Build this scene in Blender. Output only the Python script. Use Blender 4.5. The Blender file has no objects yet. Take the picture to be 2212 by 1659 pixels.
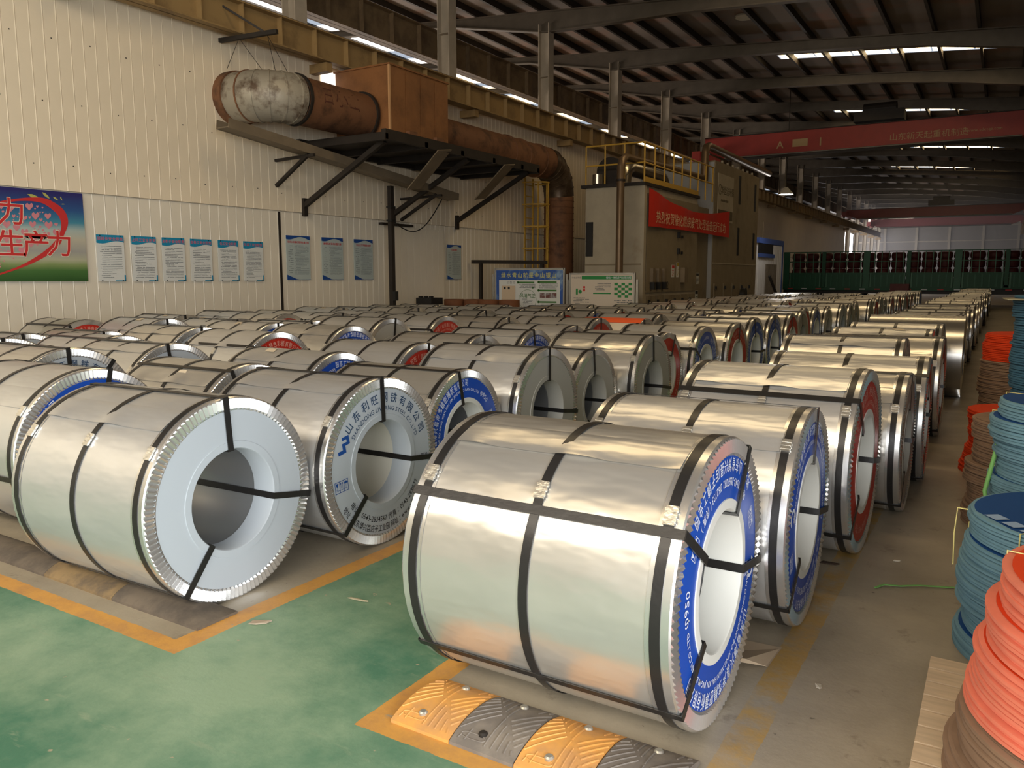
import bpy, bmesh, math, random
from math import sin, cos, pi, radians, sqrt
from mathutils import Vector, Matrix

# ------------------------------------------------------------------ camera, world, light, exposure
SC = bpy.context.scene
COL = SC.collection
W_PX, H_PX, F_PX = 2212, 1659, 1719.0
YAW, PITCH, CAM_H = radians(31.51), radians(7.646), 1.55
cam = bpy.data.cameras.new('camera')
cam.sensor_width = 36.0
cam.lens = F_PX / W_PX * 36.0
cam.clip_end = 400
cam_o = bpy.data.objects.new('camera', cam)
cam_o.location = (0, 0, CAM_H)
cam_o.rotation_euler = (pi / 2 - PITCH, 0, YAW)
COL.objects.link(cam_o)
SC.camera = cam_o

vs = SC.view_settings
vs.view_transform = 'Standard'
vs.look = 'None'
vs.gamma = 1.0
vs.use_curve_mapping = False
vs.exposure = 0.0

world = bpy.data.worlds.new('sky')
SC.world = world
world.use_nodes = True
world.node_tree.nodes['Background'].inputs[0].default_value = (0.75, 0.85, 1.0, 1)
world.node_tree.nodes['Background'].inputs[1].default_value = 0.6


def area_light(name, loc, aim, sx, sy, power, color, spread=180):
    l = bpy.data.lights.new(name, 'AREA')
    l.shape = 'RECTANGLE'
    l.size, l.size_y = sx, sy
    l.energy = power
    l.color = color
    l.spread = radians(spread)
    o = bpy.data.objects.new(name, l)
    o.location = loc
    o.rotation_euler = (Vector(aim) - Vector(loc)).to_track_quat('-Z', 'Y').to_euler()
    COL.objects.link(o)
    return o


# daylight through the open side door beside the photographer, and through the high windows of the end wall behind
area_light('door_daylight', (6.0, -1.8, 2.3), (-4.0, 1.6, 1.0), 6.6, 4.4, 1300, (0.93, 0.97, 1.0))
area_light('gate_daylight', (0.6, -5.3, 2.2), (-0.6, 4.0, 0.6), 4.4, 4.0, 380, (0.98, 0.99, 1.0))
area_light('clerestory_daylight', (-6.5, -5.3, 6.9), (-8.0, 9.0, 2.2), 10.0, 2.4, 720, (1.0, 0.88, 0.70))

# ------------------------------------------------------------------ pixel helpers (photo pixel -> point on a known plane)
_f = Vector((-sin(YAW) * cos(PITCH), cos(YAW) * cos(PITCH), -sin(PITCH)))
_r = Vector((cos(YAW), sin(YAW), 0))
_d = _f.cross(_r)


def ray(px, py):
    return _r * ((px - W_PX / 2) / F_PX) + _d * ((py - H_PX / 2) / F_PX) + _f


def on_x(px, py, X):
    v = ray(px, py)
    p = v * (X / v.x)
    return Vector((X, p.y, p.z + CAM_H))


def on_z(px, py, z=0.0):
    v = ray(px, py)
    p = v * ((z - CAM_H) / v.z)
    return Vector((p.x, p.y, z))


def on_y(px, py, Y):
    v = ray(px, py)
    p = v * (Y / v.y)
    return Vector((p.x, Y, p.z + CAM_H))


# ------------------------------------------------------------------ materials
MATS = {}


def mat(name, color, rough=0.6, metal=0.0, var=0.0, vscale=3.0, bump=0.0, bscale=20.0, color2=None, c2scale=1.5,
        c2lo=0.45, c2hi=0.65, spec=None, emit=None, emit_s=0.0, stretch=None, bdist=0.02):
    if name in MATS:
        return MATS[name]
    m = bpy.data.materials.new(name)
    m.use_nodes = True
    nt = m.node_tree
    b = nt.nodes['Principled BSDF']
    b.inputs['Base Color'].default_value = (*color, 1)
    b.inputs['Roughness'].default_value = rough
    b.inputs['Metallic'].default_value = metal
    if spec is not None:
        b.inputs['Specular IOR Level'].default_value = spec
    if emit:
        b.inputs['Emission Color'].default_value = (*emit, 1)
        b.inputs['Emission Strength'].default_value = emit_s
    tc = nt.nodes.new('ShaderNodeTexCoord')
    vec = tc.outputs['Object']
    if stretch:
        mp = nt.nodes.new('ShaderNodeMapping')
        mp.inputs['Scale'].default_value = stretch
        nt.links.new(vec, mp.inputs['Vector'])
        vec = mp.outputs['Vector']
    col_out = None
    if color2:
        n = nt.nodes.new('ShaderNodeTexNoise')
        n.inputs['Scale'].default_value = c2scale
        n.inputs['Detail'].default_value = 6
        n.inputs['Roughness'].default_value = 0.65
        nt.links.new(vec, n.inputs['Vector'])
        mr = nt.nodes.new('ShaderNodeMapRange')
        mr.inputs['From Min'].default_value = c2lo
        mr.inputs['From Max'].default_value = c2hi
        nt.links.new(n.outputs['Fac'], mr.inputs['Value'])
        mx = nt.nodes.new('ShaderNodeMix')
        mx.data_type = 'RGBA'
        mx.inputs['A'].default_value = (*color, 1)
        mx.inputs['B'].default_value = (*color2, 1)
        nt.links.new(mr.outputs['Result'], mx.inputs['Factor'])
        col_out = mx.outputs['Result']
    if var > 0:
        n = nt.nodes.new('ShaderNodeTexNoise')
        n.inputs['Scale'].default_value = vscale
        n.inputs['Detail'].default_value = 5
        nt.links.new(vec, n.inputs['Vector'])
        mr = nt.nodes.new('ShaderNodeMapRange')
        mr.inputs['From Min'].default_value = 0.3
        mr.inputs['From Max'].default_value = 0.7
        mr.inputs['To Min'].default_value = 1 - var
        mr.inputs['To Max'].default_value = 1 + var
        nt.links.new(n.outputs['Fac'], mr.inputs['Value'])
        hs = nt.nodes.new('ShaderNodeHueSaturation')
        hs.inputs['Color'].default_value = (*color, 1)
        if col_out:
            nt.links.new(col_out, hs.inputs['Color'])
        nt.links.new(mr.outputs['Result'], hs.inputs['Value'])
        col_out = hs.outputs['Color']
    if col_out:
        nt.links.new(col_out, b.inputs['Base Color'])
    if bump > 0:
        n = nt.nodes.new('ShaderNodeTexNoise')
        n.inputs['Scale'].default_value = bscale
        n.inputs['Detail'].default_value = 3
        nt.links.new(vec, n.inputs['Vector'])
        bp = nt.nodes.new('ShaderNodeBump')
        bp.inputs['Strength'].default_value = bump
        bp.inputs['Distance'].default_value = bdist
        nt.links.new(n.outputs['Fac'], bp.inputs['Height'])
        nt.links.new(bp.outputs['Normal'], b.inputs['Normal'])
    MATS[name] = m
    return m


def srgb(r, g, b):
    def f(c):
        c /= 255.0
        return c / 12.92 if c <= 0.04045 else ((c + 0.055) / 1.055) ** 2.4
    return (f(r), f(g), f(b))


def floor_material():
    m = bpy.data.materials.new('painted_concrete_floor')
    m.use_nodes = True
    nt = m.node_tree
    N, L = nt.nodes, nt.links
    b = N['Principled BSDF']
    geo = N.new('ShaderNodeNewGeometry')
    sep = N.new('ShaderNodeSeparateXYZ')
    L.new(geo.outputs['Position'], sep.inputs[0])

    def noise(scale, detail=5, rough=0.6, sx=1.0, sy=1.0):
        n = N.new('ShaderNodeTexNoise')
        n.inputs['Scale'].default_value = scale
        n.inputs['Detail'].default_value = detail
        n.inputs['Roughness'].default_value = rough
        if sx != 1 or sy != 1:
            mp = N.new('ShaderNodeMapping')
            mp.inputs['Scale'].default_value = (sx, sy, 1)
            L.new(geo.outputs['Position'], mp.inputs['Vector'])
            L.new(mp.outputs[0], n.inputs['Vector'])
        else:
            L.new(geo.outputs['Position'], n.inputs['Vector'])
        return n.outputs['Fac']

    def math_(op, a, c):
        n = N.new('ShaderNodeMath')
        n.operation = op
        for i, v in enumerate((a, c)):
            if isinstance(v, (int, float)):
                n.inputs[i].default_value = v
            else:
                L.new(v, n.inputs[i])
        return n.outputs[0]

    def remap(v, lo, hi):
        n = N.new('ShaderNodeMapRange')
        n.inputs['From Min'].default_value = lo
        n.inputs['From Max'].default_value = hi
        L.new(v, n.inputs['Value'])
        return n.outputs[0]

    def mix(fac, a, c):
        n = N.new('ShaderNodeMix')
        n.data_type = 'RGBA'
        L.new(fac, n.inputs['Factor'])
        for k, v in (('A', a), ('B', c)):
            if isinstance(v, tuple):
                n.inputs[k].default_value = (*v, 1)
            else:
                L.new(v, n.inputs[k])
        return n.outputs['Result']

    wob = math_('MULTIPLY', math_('SUBTRACT', noise(9, 4), 0.5), 0.02)
    x = math_('ADD', sep.outputs['X'], wob)
    y = math_('ADD', sep.outputs['Y'], wob)

    def lt(v, k):
        return math_('LESS_THAN', v, k)

    def gt(v, k):
        return math_('GREATER_THAN', v, k)

    def band(v, a, c):
        return math_('MULTIPLY', gt(v, a), lt(v, c))

    front = lt(y, 1.93)
    aisle = band(x, -2.83, -1.83)
    green = math_('MAXIMUM', math_('MULTIPLY', front, lt(x, -0.58)), aisle)
    back = gt(y, 1.93)
    line = math_('MAXIMUM', band(y, 1.93, 2.02), band(x, -2.94, -2.83))
    line = math_('MAXIMUM', line, band(x, -1.83, -1.73))
    line = math_('MULTIPLY', line, back)
    line = math_('MULTIPLY', line, math_('SUBTRACT', 1.0, band(x, -2.83, -1.83)))
    line = math_('MULTIPLY', line, lt(x, -0.69))
    yline = math_('MULTIPLY', band(x, -0.70, -0.585), back)
    conc = mix(remap(noise(1.3, 7, 0.65), 0.35, 0.68), srgb(146, 135, 116), srgb(172, 160, 139))
    conc = mix(remap(noise(5.0, 6, 0.7), 0.60, 0.72), conc, srgb(118, 107, 91))
    conc = mix(remap(noise(24.0, 4, 0.6), 0.68, 0.74), conc, srgb(98, 89, 76))
    gcol = mix(remap(noise(0.9, 8, 0.68), 0.38, 0.62), srgb(70, 118, 93), srgb(140, 164, 134))
    gcol = mix(remap(noise(7.0, 5, 0.7, 0.35, 1.4), 0.62, 0.76), gcol, srgb(142, 158, 130))
    gcol = mix(remap(noise(16.0, 3, 0.5), 0.72, 0.75), gcol, srgb(165, 155, 130))
    ocol = mix(remap(noise(6.0, 5, 0.7), 0.45, 0.7), srgb(205, 150, 72), srgb(180, 132, 78))
    owear = remap(noise(11.0, 5, 0.75), 0.62, 0.70)
    ocol = mix(owear, ocol, conc)
    ycol = mix(remap(noise(4.0, 6, 0.75), 0.42, 0.62), srgb(176, 142, 80), conc)
    c = mix(green, conc, gcol)
    c = mix(line, c, ocol)
    c = mix(yline, c, ycol)
    L.new(c, b.inputs['Base Color'])
    rr = N.new('ShaderNodeMapRange')
    rr.inputs['To Min'].default_value = 0.32
    rr.inputs['To Max'].default_value = 0.6
    L.new(noise(3.0, 5), rr.inputs['Value'])
    L.new(rr.outputs[0], b.inputs['Roughness'])
    bp = N.new('ShaderNodeBump')
    bp.inputs['Strength'].default_value = 0.12
    bp.inputs['Distance'].default_value = 0.01
    L.new(noise(30, 4), bp.inputs['Height'])
    L.new(bp.outputs[0], b.inputs['Normal'])
    return m


steel = mat('galvanised_sheet', (0.68, 0.675, 0.66), 0.32, 0.68, var=0.03, vscale=2.0, bump=0.30, bscale=2.2,
            stretch=(0.9, 2.2, 2.2), bdist=0.05)
steel_b = mat('galvanised_sheet_warm', (0.66, 0.635, 0.585), 0.28, 0.72, var=0.04, vscale=2.5, bump=0.28, bscale=2.0,
              stretch=(1.0, 2.6, 2.6), bdist=0.05)
steel_bare = mat('bare_rolled_steel', (0.60, 0.585, 0.55), 0.24, 0.9, bump=0.1, bscale=2.0, stretch=(1, 1, 1))
guard_m = mat('corner_guard_steel', (0.74, 0.73, 0.71), 0.26, 0.85)
strap_m = mat('blackened_strap', (0.030, 0.028, 0.027), 0.33, 0.4, bump=0.05, bscale=30)
buckle_m = mat('seal_clip_tin', (0.80, 0.78, 0.72), 0.3, 0.9, bump=0.15, bscale=60)
cover_grey = mat('cover_white_grey', srgb(176, 182, 187), 0.5, 0.0)
cover_dull = mat('cover_dull_grey', srgb(168, 165, 156), 0.5, 0.0)
cover_blue = mat('cover_blue', srgb(14, 74, 176), 0.38, 0.0, var=0.06)
cover_red = mat('cover_red', srgb(190, 44, 30), 0.42, 0.0, var=0.06)
ring_white = mat('ring_white', srgb(222, 222, 214), 0.5)
bore_m = mat('bore_steel', (0.40, 0.41, 0.42), 0.35, 0.7)
sleeve_m = mat('paper_sleeve', srgb(214, 210, 196), 0.6)
ink_white = mat('ink_white', srgb(225, 232, 245), 0.5)
ink_black = mat('ink_black', srgb(28, 32, 40), 0.5)
ink_blue = mat('ink_blue', srgb(20, 70, 140), 0.5)
ink_grey = mat('ink_grey', srgb(96, 100, 104), 0.6)
ink_red = mat('ink_red', srgb(196, 48, 48), 0.5)
marker = mat('marker_pen', srgb(98, 88, 76), 0.6)
sticker_m = mat('sticker_paper', srgb(214, 200, 176), 0.7)
wall_m = mat('cream_wall_sheet', srgb(232, 217, 191), 0.34, 0.0, var=0.04, vscale=1.2, bump=0.04, bscale=3)
wall_lo = mat('white_wall_sheet', srgb(226, 217, 199), 0.30, 0.0, var=0.04, vscale=1.2, bump=0.04, bscale=3)
roof_m = mat('roof_sheet_underside', srgb(112, 100, 90), 0.7, 0.0, color2=srgb(130, 84, 58), c2scale=0.5, c2lo=0.5, c2hi=0.72)
purlin_m = mat('purlin_dark_steel', srgb(48, 41, 35), 0.6, 0.2)
rafter_m = mat('rafter_grey_steel', srgb(92, 83, 71), 0.55, 0.1, var=0.15)
beam_m = mat('runway_beam_ochre', srgb(150, 122, 78), 0.6, 0.0, color2=srgb(94, 72, 46), c2scale=1.2, c2lo=0.5, c2hi=0.75)
beam_up = mat('upper_beam_brown', srgb(112, 92, 66), 0.6, 0.0, color2=srgb(74, 58, 42), c2scale=1.2)
column_m = mat('column_pale_steel', srgb(176, 164, 146), 0.5, 0.1, var=0.1)
rust = mat('rust_orange', srgb(124, 84, 56), 0.7, 0.1, color2=srgb(64, 42, 28), c2scale=2.6, c2lo=0.48, c2hi=0.72, bump=0.2, bscale=14)
rust_box = mat('oxide_paint_box', srgb(146, 97, 56), 0.6, 0.1, color2=srgb(108, 70, 40), c2scale=1.6, c2lo=0.45, c2hi=0.75)
duct_wrap = mat('duct_silver_wrap', srgb(166, 158, 142), 0.5, 0.25, color2=srgb(92, 74, 58), c2scale=2.4, c2lo=0.5, c2hi=0.66, bump=0.3, bscale=9)
dark_iron = mat('dark_iron', srgb(44, 38, 33), 0.6, 0.3, var=0.2)
tray_m = mat('dull_tray_sheet', srgb(122, 108, 88), 0.55, 0.2, var=0.15)
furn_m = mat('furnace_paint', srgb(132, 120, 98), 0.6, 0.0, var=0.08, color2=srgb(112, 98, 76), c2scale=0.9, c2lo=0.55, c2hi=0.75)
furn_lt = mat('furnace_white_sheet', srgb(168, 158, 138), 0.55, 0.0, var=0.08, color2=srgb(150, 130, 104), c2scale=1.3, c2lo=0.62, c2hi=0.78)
yellow_rail = mat('yellow_rail', srgb(186, 148, 60), 0.5)
pipe_m = mat('insulated_pipe', srgb(112, 92, 70), 0.42, 0.5, var=0.15)
chrome_duct = mat('bright_duct', srgb(190, 182, 166), 0.25, 0.9)
black_m = mat('black_paint', srgb(16, 15, 15), 0.5)
banner_red = mat('banner_red', srgb(196, 40, 24), 0.6)
banner_ink = mat('banner_ink', srgb(226, 196, 160), 0.6)
crane_red = mat('crane_red', srgb(150, 40, 28), 0.5, 0.0, var=0.1)
truck_green = mat('truck_green', srgb(22, 96, 68), 0.45, 0.0, var=0.1)
truck_dkgreen = mat('truck_dark_green', srgb(10, 84, 56), 0.5)
truck_bar = mat('truck_bar_green', srgb(70, 124, 100), 0.45)
cargo_red = mat('cargo_red', srgb(86, 36, 36), 0.6, var=0.2)
disc_blue = mat('disc_blue', srgb(22, 70, 128), 0.75, var=0.08, spec=0.25)
disc_blue_edge = mat('disc_blue_edge', srgb(108, 146, 160), 0.8, var=0.12, vscale=9)
disc_red = mat('disc_red', srgb(216, 66, 26), 0.8, var=0.05, spec=0.2)
disc_red_edge = mat('disc_red_edge', srgb(232, 128, 100), 0.8, var=0.08, vscale=9)
disc_brown = mat('disc_brown', srgb(140, 112, 88), 0.8, var=0.15, vscale=9)
string_m = mat('straw_string', srgb(220, 206, 130), 0.7)
string_g = mat('green_string', srgb(120, 176, 96), 0.6)
wood = mat('pallet_wood', srgb(206, 182, 150), 0.7, 0.0, var=0.12, vscale=6, stretch=(1, 8, 8))
bump_y = mat('rubber_yellow', srgb(214, 154, 78), 0.6, 0.0, color2=srgb(168, 128, 92), c2scale=5, c2lo=0.45, c2hi=0.75)
bump_k = mat('rubber_grey', srgb(112, 104, 96), 0.7, 0.0, color2=srgb(134, 124, 112), c2scale=6)
bump_dirty = mat('rubber_dirty', srgb(104, 92, 78), 0.75, 0.0, color2=srgb(74, 66, 58), c2scale=7, c2lo=0.4, c2hi=0.7)
bump_dirty_y = mat('rubber_dirty_yellow', srgb(136, 112, 76), 0.75, 0.0, color2=srgb(88, 76, 62), c2scale=7, c2lo=0.4, c2hi=0.7)
poster_w = mat('poster_white', srgb(214, 216, 212), 0.4)
poster_teal = mat('poster_teal', srgb(28, 134, 172), 0.4)
poster_navy = mat('poster_navy', srgb(26, 70, 140), 0.4)
board_grn = mat('board_green', srgb(30, 130, 64), 0.5)
alu = mat('aluminium_frame', srgb(176, 174, 168), 0.35, 0.8)
kraft = mat('kraft_brown', srgb(116, 72, 44), 0.8, var=0.12)
white_bldg = mat('cabin_white', srgb(214, 214, 216), 0.5)
blue_trim = mat('cabin_blue_trim', srgb(58, 84, 150), 0.5)
shutter_m = mat('shutter_brown', srgb(108, 98, 84), 0.6)
endwall_m = mat('end_wall_grey', srgb(132, 124, 116), 0.6, var=0.05)
skylight_warm = mat('skylight_warm', (0.9, 0.8, 0.6), 0.5, emit=(1.0, 0.74, 0.40), emit_s=7.5)
skylight_cool = mat('skylight_cool', (0.9, 0.9, 0.9), 0.5, emit=(1.0, 0.93, 0.84), emit_s=6)
window_glow = mat('window_glow', (0.9, 0.9, 0.95), 0.5, emit=(0.95, 0.95, 1.0), emit_s=7)
lamp_glow = mat('lamp_glow', (1, 1, 1), 0.5, emit=(1.0, 0.95, 0.85), emit_s=25)


# ------------------------------------------------------------------ mesh helpers
class MB:
    def __init__(self):
        self.v, self.f = [], []

    def quad(self, a, b, c, d):
        n = len(self.v)
        self.v += [tuple(a), tuple(b), tuple(c), tuple(d)]
        self.f.append((n, n + 1, n + 2, n + 3))

    def poly(self, pts):
        n = len(self.v)
        self.v += [tuple(p) for p in pts]
        self.f.append(tuple(range(n, n + len(pts))))

    def box(self, x0, x1, y0, y1, z0, z1):
        n = len(self.v)
        self.v += [(x0, y0, z0), (x1, y0, z0), (x1, y1, z0), (x0, y1, z0), (x0, y0, z1), (x1, y0, z1), (x1, y1, z1), (x0, y1, z1)]
        for q in ((3, 2, 1, 0), (4, 5, 6, 7), (0, 1, 5, 4), (1, 2, 6, 5), (2, 3, 7, 6), (3, 0, 4, 7)):
            self.f.append(tuple(n + i for i in q))
        return self

    def bar(self, p, q, w, h=None, up=(0, 0, 1)):
        h = h or w
        p, q = Vector(p), Vector(q)
        d = (q - p).normalized()
        u = Vector(up)
        if abs(d.dot(u)) > 0.99:
            u = Vector((1, 0, 0))
        s = d.cross(u).normalized()
        t = s.cross(d).normalized()
        n = len(self.v)
        for c in (p, q):
            for a, b in ((-1, -1), (1, -1), (1, 1), (-1, 1)):
                self.v.append(tuple(c + s * (a * w / 2) + t * (b * h / 2)))
        for k in ((0, 1, 2, 3), (7, 6, 5, 4), (0, 4, 5, 1), (1, 5, 6, 2), (2, 6, 7, 3), (3, 7, 4, 0)):
            self.f.append(tuple(n + i for i in k))
        return self

    def tube(self, path, r, n=12, caps=True):
        path = [Vector(p) for p in path]
        rs = r if isinstance(r, (list, tuple)) else [r] * len(path)
        base = len(self.v)
        ref = None
        for i, p in enumerate(path):
            if i == 0:
                d = path[1] - p
            elif i == len(path) - 1:
                d = p - path[i - 1]
            else:
                d = (path[i + 1] - p).normalized() + (p - path[i - 1]).normalized()
            d.normalize()
            if ref is None:
                ref = Vector((0, 0, 1)) if abs(d.z) < 0.9 else Vector((1, 0, 0))
            s = d.cross(ref).normalized()
            t = s.cross(d).normalized()
            ref = t
            for k in range(n):
                a = 2 * pi * k / n
                self.v.append(tuple(p + (s * cos(a) + t * sin(a)) * rs[i]))
        for i in range(len(path) - 1):
            for k in range(n):
                a, b = base + i * n + k, base + i * n + (k + 1) % n
                self.f.append((a, b, b + n, a + n))
        if caps:
            self.f.append(tuple(base + k for k in range(n))[::-1])
            e = base + (len(path) - 1) * n
            self.f.append(tuple(e + k for k in range(n)))
        return self

    def lathe_x(self, prof, n=64, closed=False):
        """profile of (x, r) turned about the X axis"""
        base = len(self.v)
        m = len(prof)
        for k in range(n):
            a = 2 * pi * k / n
            for (x, r) in prof:
                self.v.append((x, r * sin(a), r * cos(a)))
        for k in range(n):
            k2 = (k + 1) % n
            for i in range(m - 1 if not closed else m):
                j = (i + 1) % m
                self.f.append((base + k * m + i, base + k * m + j, base + k2 * m + j, base + k2 * m + i))
        return self

    def lathe_z(self, prof, n=48, cx=0, cy=0, captop=True, capbot=False):
        base = len(self.v)
        m = len(prof)
        for k in range(n):
            a = 2 * pi * k / n
            for (r, z) in prof:
                self.v.append((cx + r * cos(a), cy + r * sin(a), z))
        for k in range(n):
            k2 = (k + 1) % n
            for i in range(m - 1):
                self.f.append((base + k * m + i, base + k2 * m + i, base + k2 * m + i + 1, base + k * m + i + 1))
        if captop:
            self.f.append(tuple(base + k * m + m - 1 for k in range(n)))
        if capbot:
            self.f.append(tuple(base + k * m for k in range(n))[::-1])
        return self

    def mesh(self, name, material=None, smooth=None):
        me = bpy.data.meshes.new(name)
        me.from_pydata(self.v, [], self.f)
        if material:
            me.materials.append(material)
        if smooth is not None:
            me.polygons.foreach_set('use_smooth', [True] * len(me.polygons))
            me.set_sharp_from_angle(angle=radians(smooth))
        me.update()
        return me

    def build(self, name, material, parent=None, loc=(0, 0, 0), rot=(0, 0, 0), smooth=None, fix=False):
        me = self.mesh(name, material, smooth)
        if fix:
            bm = bmesh.new()
            bm.from_mesh(me)
            bmesh.ops.recalc_face_normals(bm, faces=bm.faces)
            bm.to_mesh(me)
            bm.free()
        return link(name, me, parent, loc, rot)


def link(name, me, parent=None, loc=(0, 0, 0), rot=(0, 0, 0), scale=None):
    o = bpy.data.objects.new(name, me)
    COL.objects.link(o)
    o.parent = parent
    o.location = loc
    o.rotation_euler = rot
    if scale:
        o.scale = scale
    return o


def tag(o, label=None, cat=None, group=None, kind=None):
    if label:
        o['label'] = label
    if cat:
        o['category'] = cat
    if group:
        o['group'] = group
    if kind:
        o['kind'] = kind
    return o


def thing(name, label, cat, loc=(0, 0, 0), rotz=0, group=None):
    o = bpy.data.objects.new(name, None)
    o.empty_display_size = 0.1
    COL.objects.link(o)
    o.location = loc
    o.rotation_euler = (0, 0, rotz)
    return tag(o, label, cat, group)


def rel(parent, o):
    """parent o keeping its world placement (parent is an unrotated, unscaled empty)"""
    o.parent = parent
    o.location = Vector(o.location) - Vector(parent.location)
    return o


_glyphs = {}
GS = bpy.data.scenes.new('glyph_outlines')


def glyph(ch, bold=0.0):
    key = (ch, bold)
    if key in _glyphs:
        return _glyphs[key]
    cu = bpy.data.curves.new('g', 'FONT')
    cu.body = ch
    cu.size = 1.0
    cu.resolution_u = 2
    cu.fill_mode = 'FRONT'
    cu.offset = bold
    ob = bpy.data.objects.new('g', cu)
    GS.collection.objects.link(ob)
    with bpy.context.temp_override(scene=GS, view_layer=GS.view_layers[0]):
        dg = bpy.context.evaluated_depsgraph_get()
    ev = ob.evaluated_get(dg)
    me = ev.to_mesh()
    v = [(p.co.x, p.co.y) for p in me.vertices]
    f = [tuple(p.vertices) for p in me.polygons]
    ev.to_mesh_clear()
    bpy.data.objects.remove(ob)
    bpy.data.curves.remove(cu)
    if v:
        x0, x1 = min(p[0] for p in v), max(p[0] for p in v)
    else:
        x0, x1 = 0, 0.3
    wide = ord(ch) > 0x2E00
    adv = 1.0 if wide else (x1 - x0 + 0.10 if v else 0.3)
    cx = (x0 + x1) / 2
    cy = 0.38 if wide else 0.35
    g = ([(a - cx, b - cy) for a, b in v], f, adv)
    _glyphs[key] = g
    return g


def line2d(mb2, text, size, u, v, sp=1.0, bold=0.0, xs=1.0):
    """text centred on (u, v) in a 2-D list of (verts, faces)"""
    gs = [glyph(c, bold) for c in text]
    tot = sum(g[2] for g in gs) * size * sp * xs
    p = u - tot / 2
    for g in gs:
        a = g[2] * size * sp * xs
        n = len(mb2.v)
        mb2.v += [(p + a / 2 + x * size * xs, v + y * size) for x, y in g[0]]
        mb2.f += [tuple(n + i for i in q) for q in g[1]]
        p += a


def arc2d(mb2, text, size, R, mid, sp=1.0, inverse=False, bold=0.0, xs=1.0):
    gs = [glyph(c, bold) for c in text]
    tot = sum(g[2] for g in gs) * size * sp * xs / R
    s = -1 if inverse else 1
    a = mid - s * tot / 2
    for g in gs:
        da = g[2] * size * sp * xs / R
        al = a + s * da / 2
        phi = (pi - al) if inverse else -al
        c, sn = cos(phi), sin(phi)
        ox, oy = R * sin(al), R * cos(al)
        n = len(mb2.v)
        for x, y in g[0]:
            x, y = x * size * xs, y * size
            mb2.v.append((ox + x * c - y * sn, oy + x * sn + y * c))
        mb2.f += [tuple(n + i for i in q) for q in g[1]]
        a += s * da


def face_x(mb2, x):
    """2-D print -> plane facing +X (u along +Y, v along +Z)"""
    m = MB()
    m.v = [(x, u, v) for u, v in mb2.v]
    m.f = list(mb2.f)
    return m


def face_ny(mb2, y):
    """2-D print -> plane facing -Y (u along +X, v along +Z)"""
    m = MB()
    m.v = [(u, y, v) for u, v in mb2.v]
    m.f = list(mb2.f)
    return m


def rect2(m, u0, u1, v0, v1):
    n = len(m.v)
    m.v += [(u0, v0), (u1, v0), (u1, v1), (u0, v1)]
    m.f.append((n, n + 1, n + 2, n + 3))


def textblock(m, u0, u1, v0, v1, rows, seed, fill=0.55, cw=0.012):
    """rows of small printed characters too small to read"""
    rd = random.Random(seed)
    dv = (v1 - v0) / rows
    for r in range(rows):
        v = v1 - (r + 0.5) * dv
        end = u1 if rd.random() > 0.35 else u0 + (u1 - u0) * rd.uniform(0.35, 0.9)
        u = u0 + (cw * 2 if rd.random() < 0.4 else 0)
        while u < end:
            if rd.random() > 0.06:
                rect2(m, u, min(u + cw * 0.72, u1), v - dv * fill / 2, v + dv * fill / 2 * rd.uniform(0.5, 1.0))
            u += cw


def disc2(m, cu, cv, r, n=20, a0=0, a1=2 * pi, r_in=0):
    for k in range(n):
        t0, t1 = a0 + (a1 - a0) * k / n, a0 + (a1 - a0) * (k + 1) / n
        i = len(m.v)
        m.v += [(cu + r_in * cos(t0), cv + r_in * sin(t0)), (cu + r * cos(t0), cv + r * sin(t0)),
                (cu + r * cos(t1), cv + r * sin(t1)), (cu + r_in * cos(t1), cv + r_in * sin(t1))]
        m.f.append((i, i + 1, i + 2, i + 3))


# ------------------------------------------------------------------ the hall: floor, walls, roof
XL, YB, YF, XR = -12.0, -5.5, 100.0, 6.2
XLL = -27.0


def zroof(x):
    return 9.75 - 0.085 * (x + 12.4)


fl = MB()
fl.quad((XLL, YB, 0), (XR, YB, 0), (XR, YF, 0), (XLL, YF, 0))
tag(fl.build('floor', floor_material()), kind='structure')

# left wall of upright sheet strips
def strip_mesh(w, z0, z1, m, name):
    prof = [(0, -0.006), (0.004, 0.0), (w - 0.022, 0.0), (w - 0.016, 0.004), (w - 0.008, 0.004), (w - 0.002, 0.0), (w, -0.006)]
    s = MB()
    for y, x in prof:
        s.v += [(x, y, z0), (x, y, z1)]
    for i in range(len(prof) - 1):
        s.f.append((2 * i, 2 * i + 2, 2 * i + 3, 2 * i + 1))
    n = len(s.v)
    # bottom edge return
    s.v += [(-0.03, 0, z0), (-0.03, w, z0)]
    s.f.append((0, n, n + 1, 2 * len(prof) - 2))
    return s.mesh(name, m)


SEAM_Z = 2.82
PW = 0.193
wl = MB()
wl.box(XL - 0.12, XL - 0.02, YB, 74.5, 0, 5.9)
wall = tag(wl.build('wall_left', wall_m), kind='structure')
up_me = strip_mesh(PW, SEAM_Z, 5.88, wall_m, 'panel')
lo_me = strip_mesh(PW, 0.0, SEAM_Z - 0.01, wall_lo, 'panel')
NPAN = 74
for i in range(NPAN):
    y = 4.0 + i * PW
    link('panel', up_me, wall, (XL + 0.035, y, 0))
    link('panel', lo_me, wall, (XL, y, 0))


def joined_strips(me, y0, y1, x, name):
    s = MB()
    k = int((y1 - y0) / PW)
    for i in range(k):
        n = len(s.v)
        s.v += [(v.co.x, v.co.y + y0 + i * PW, v.co.z) for v in me.vertices]
        s.f += [tuple(n + j for j in p.vertices) for p in me.polygons]
    return tag(s.build(name, me.materials[0], wall, (x, 0, 0)), kind='stuff')


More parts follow.
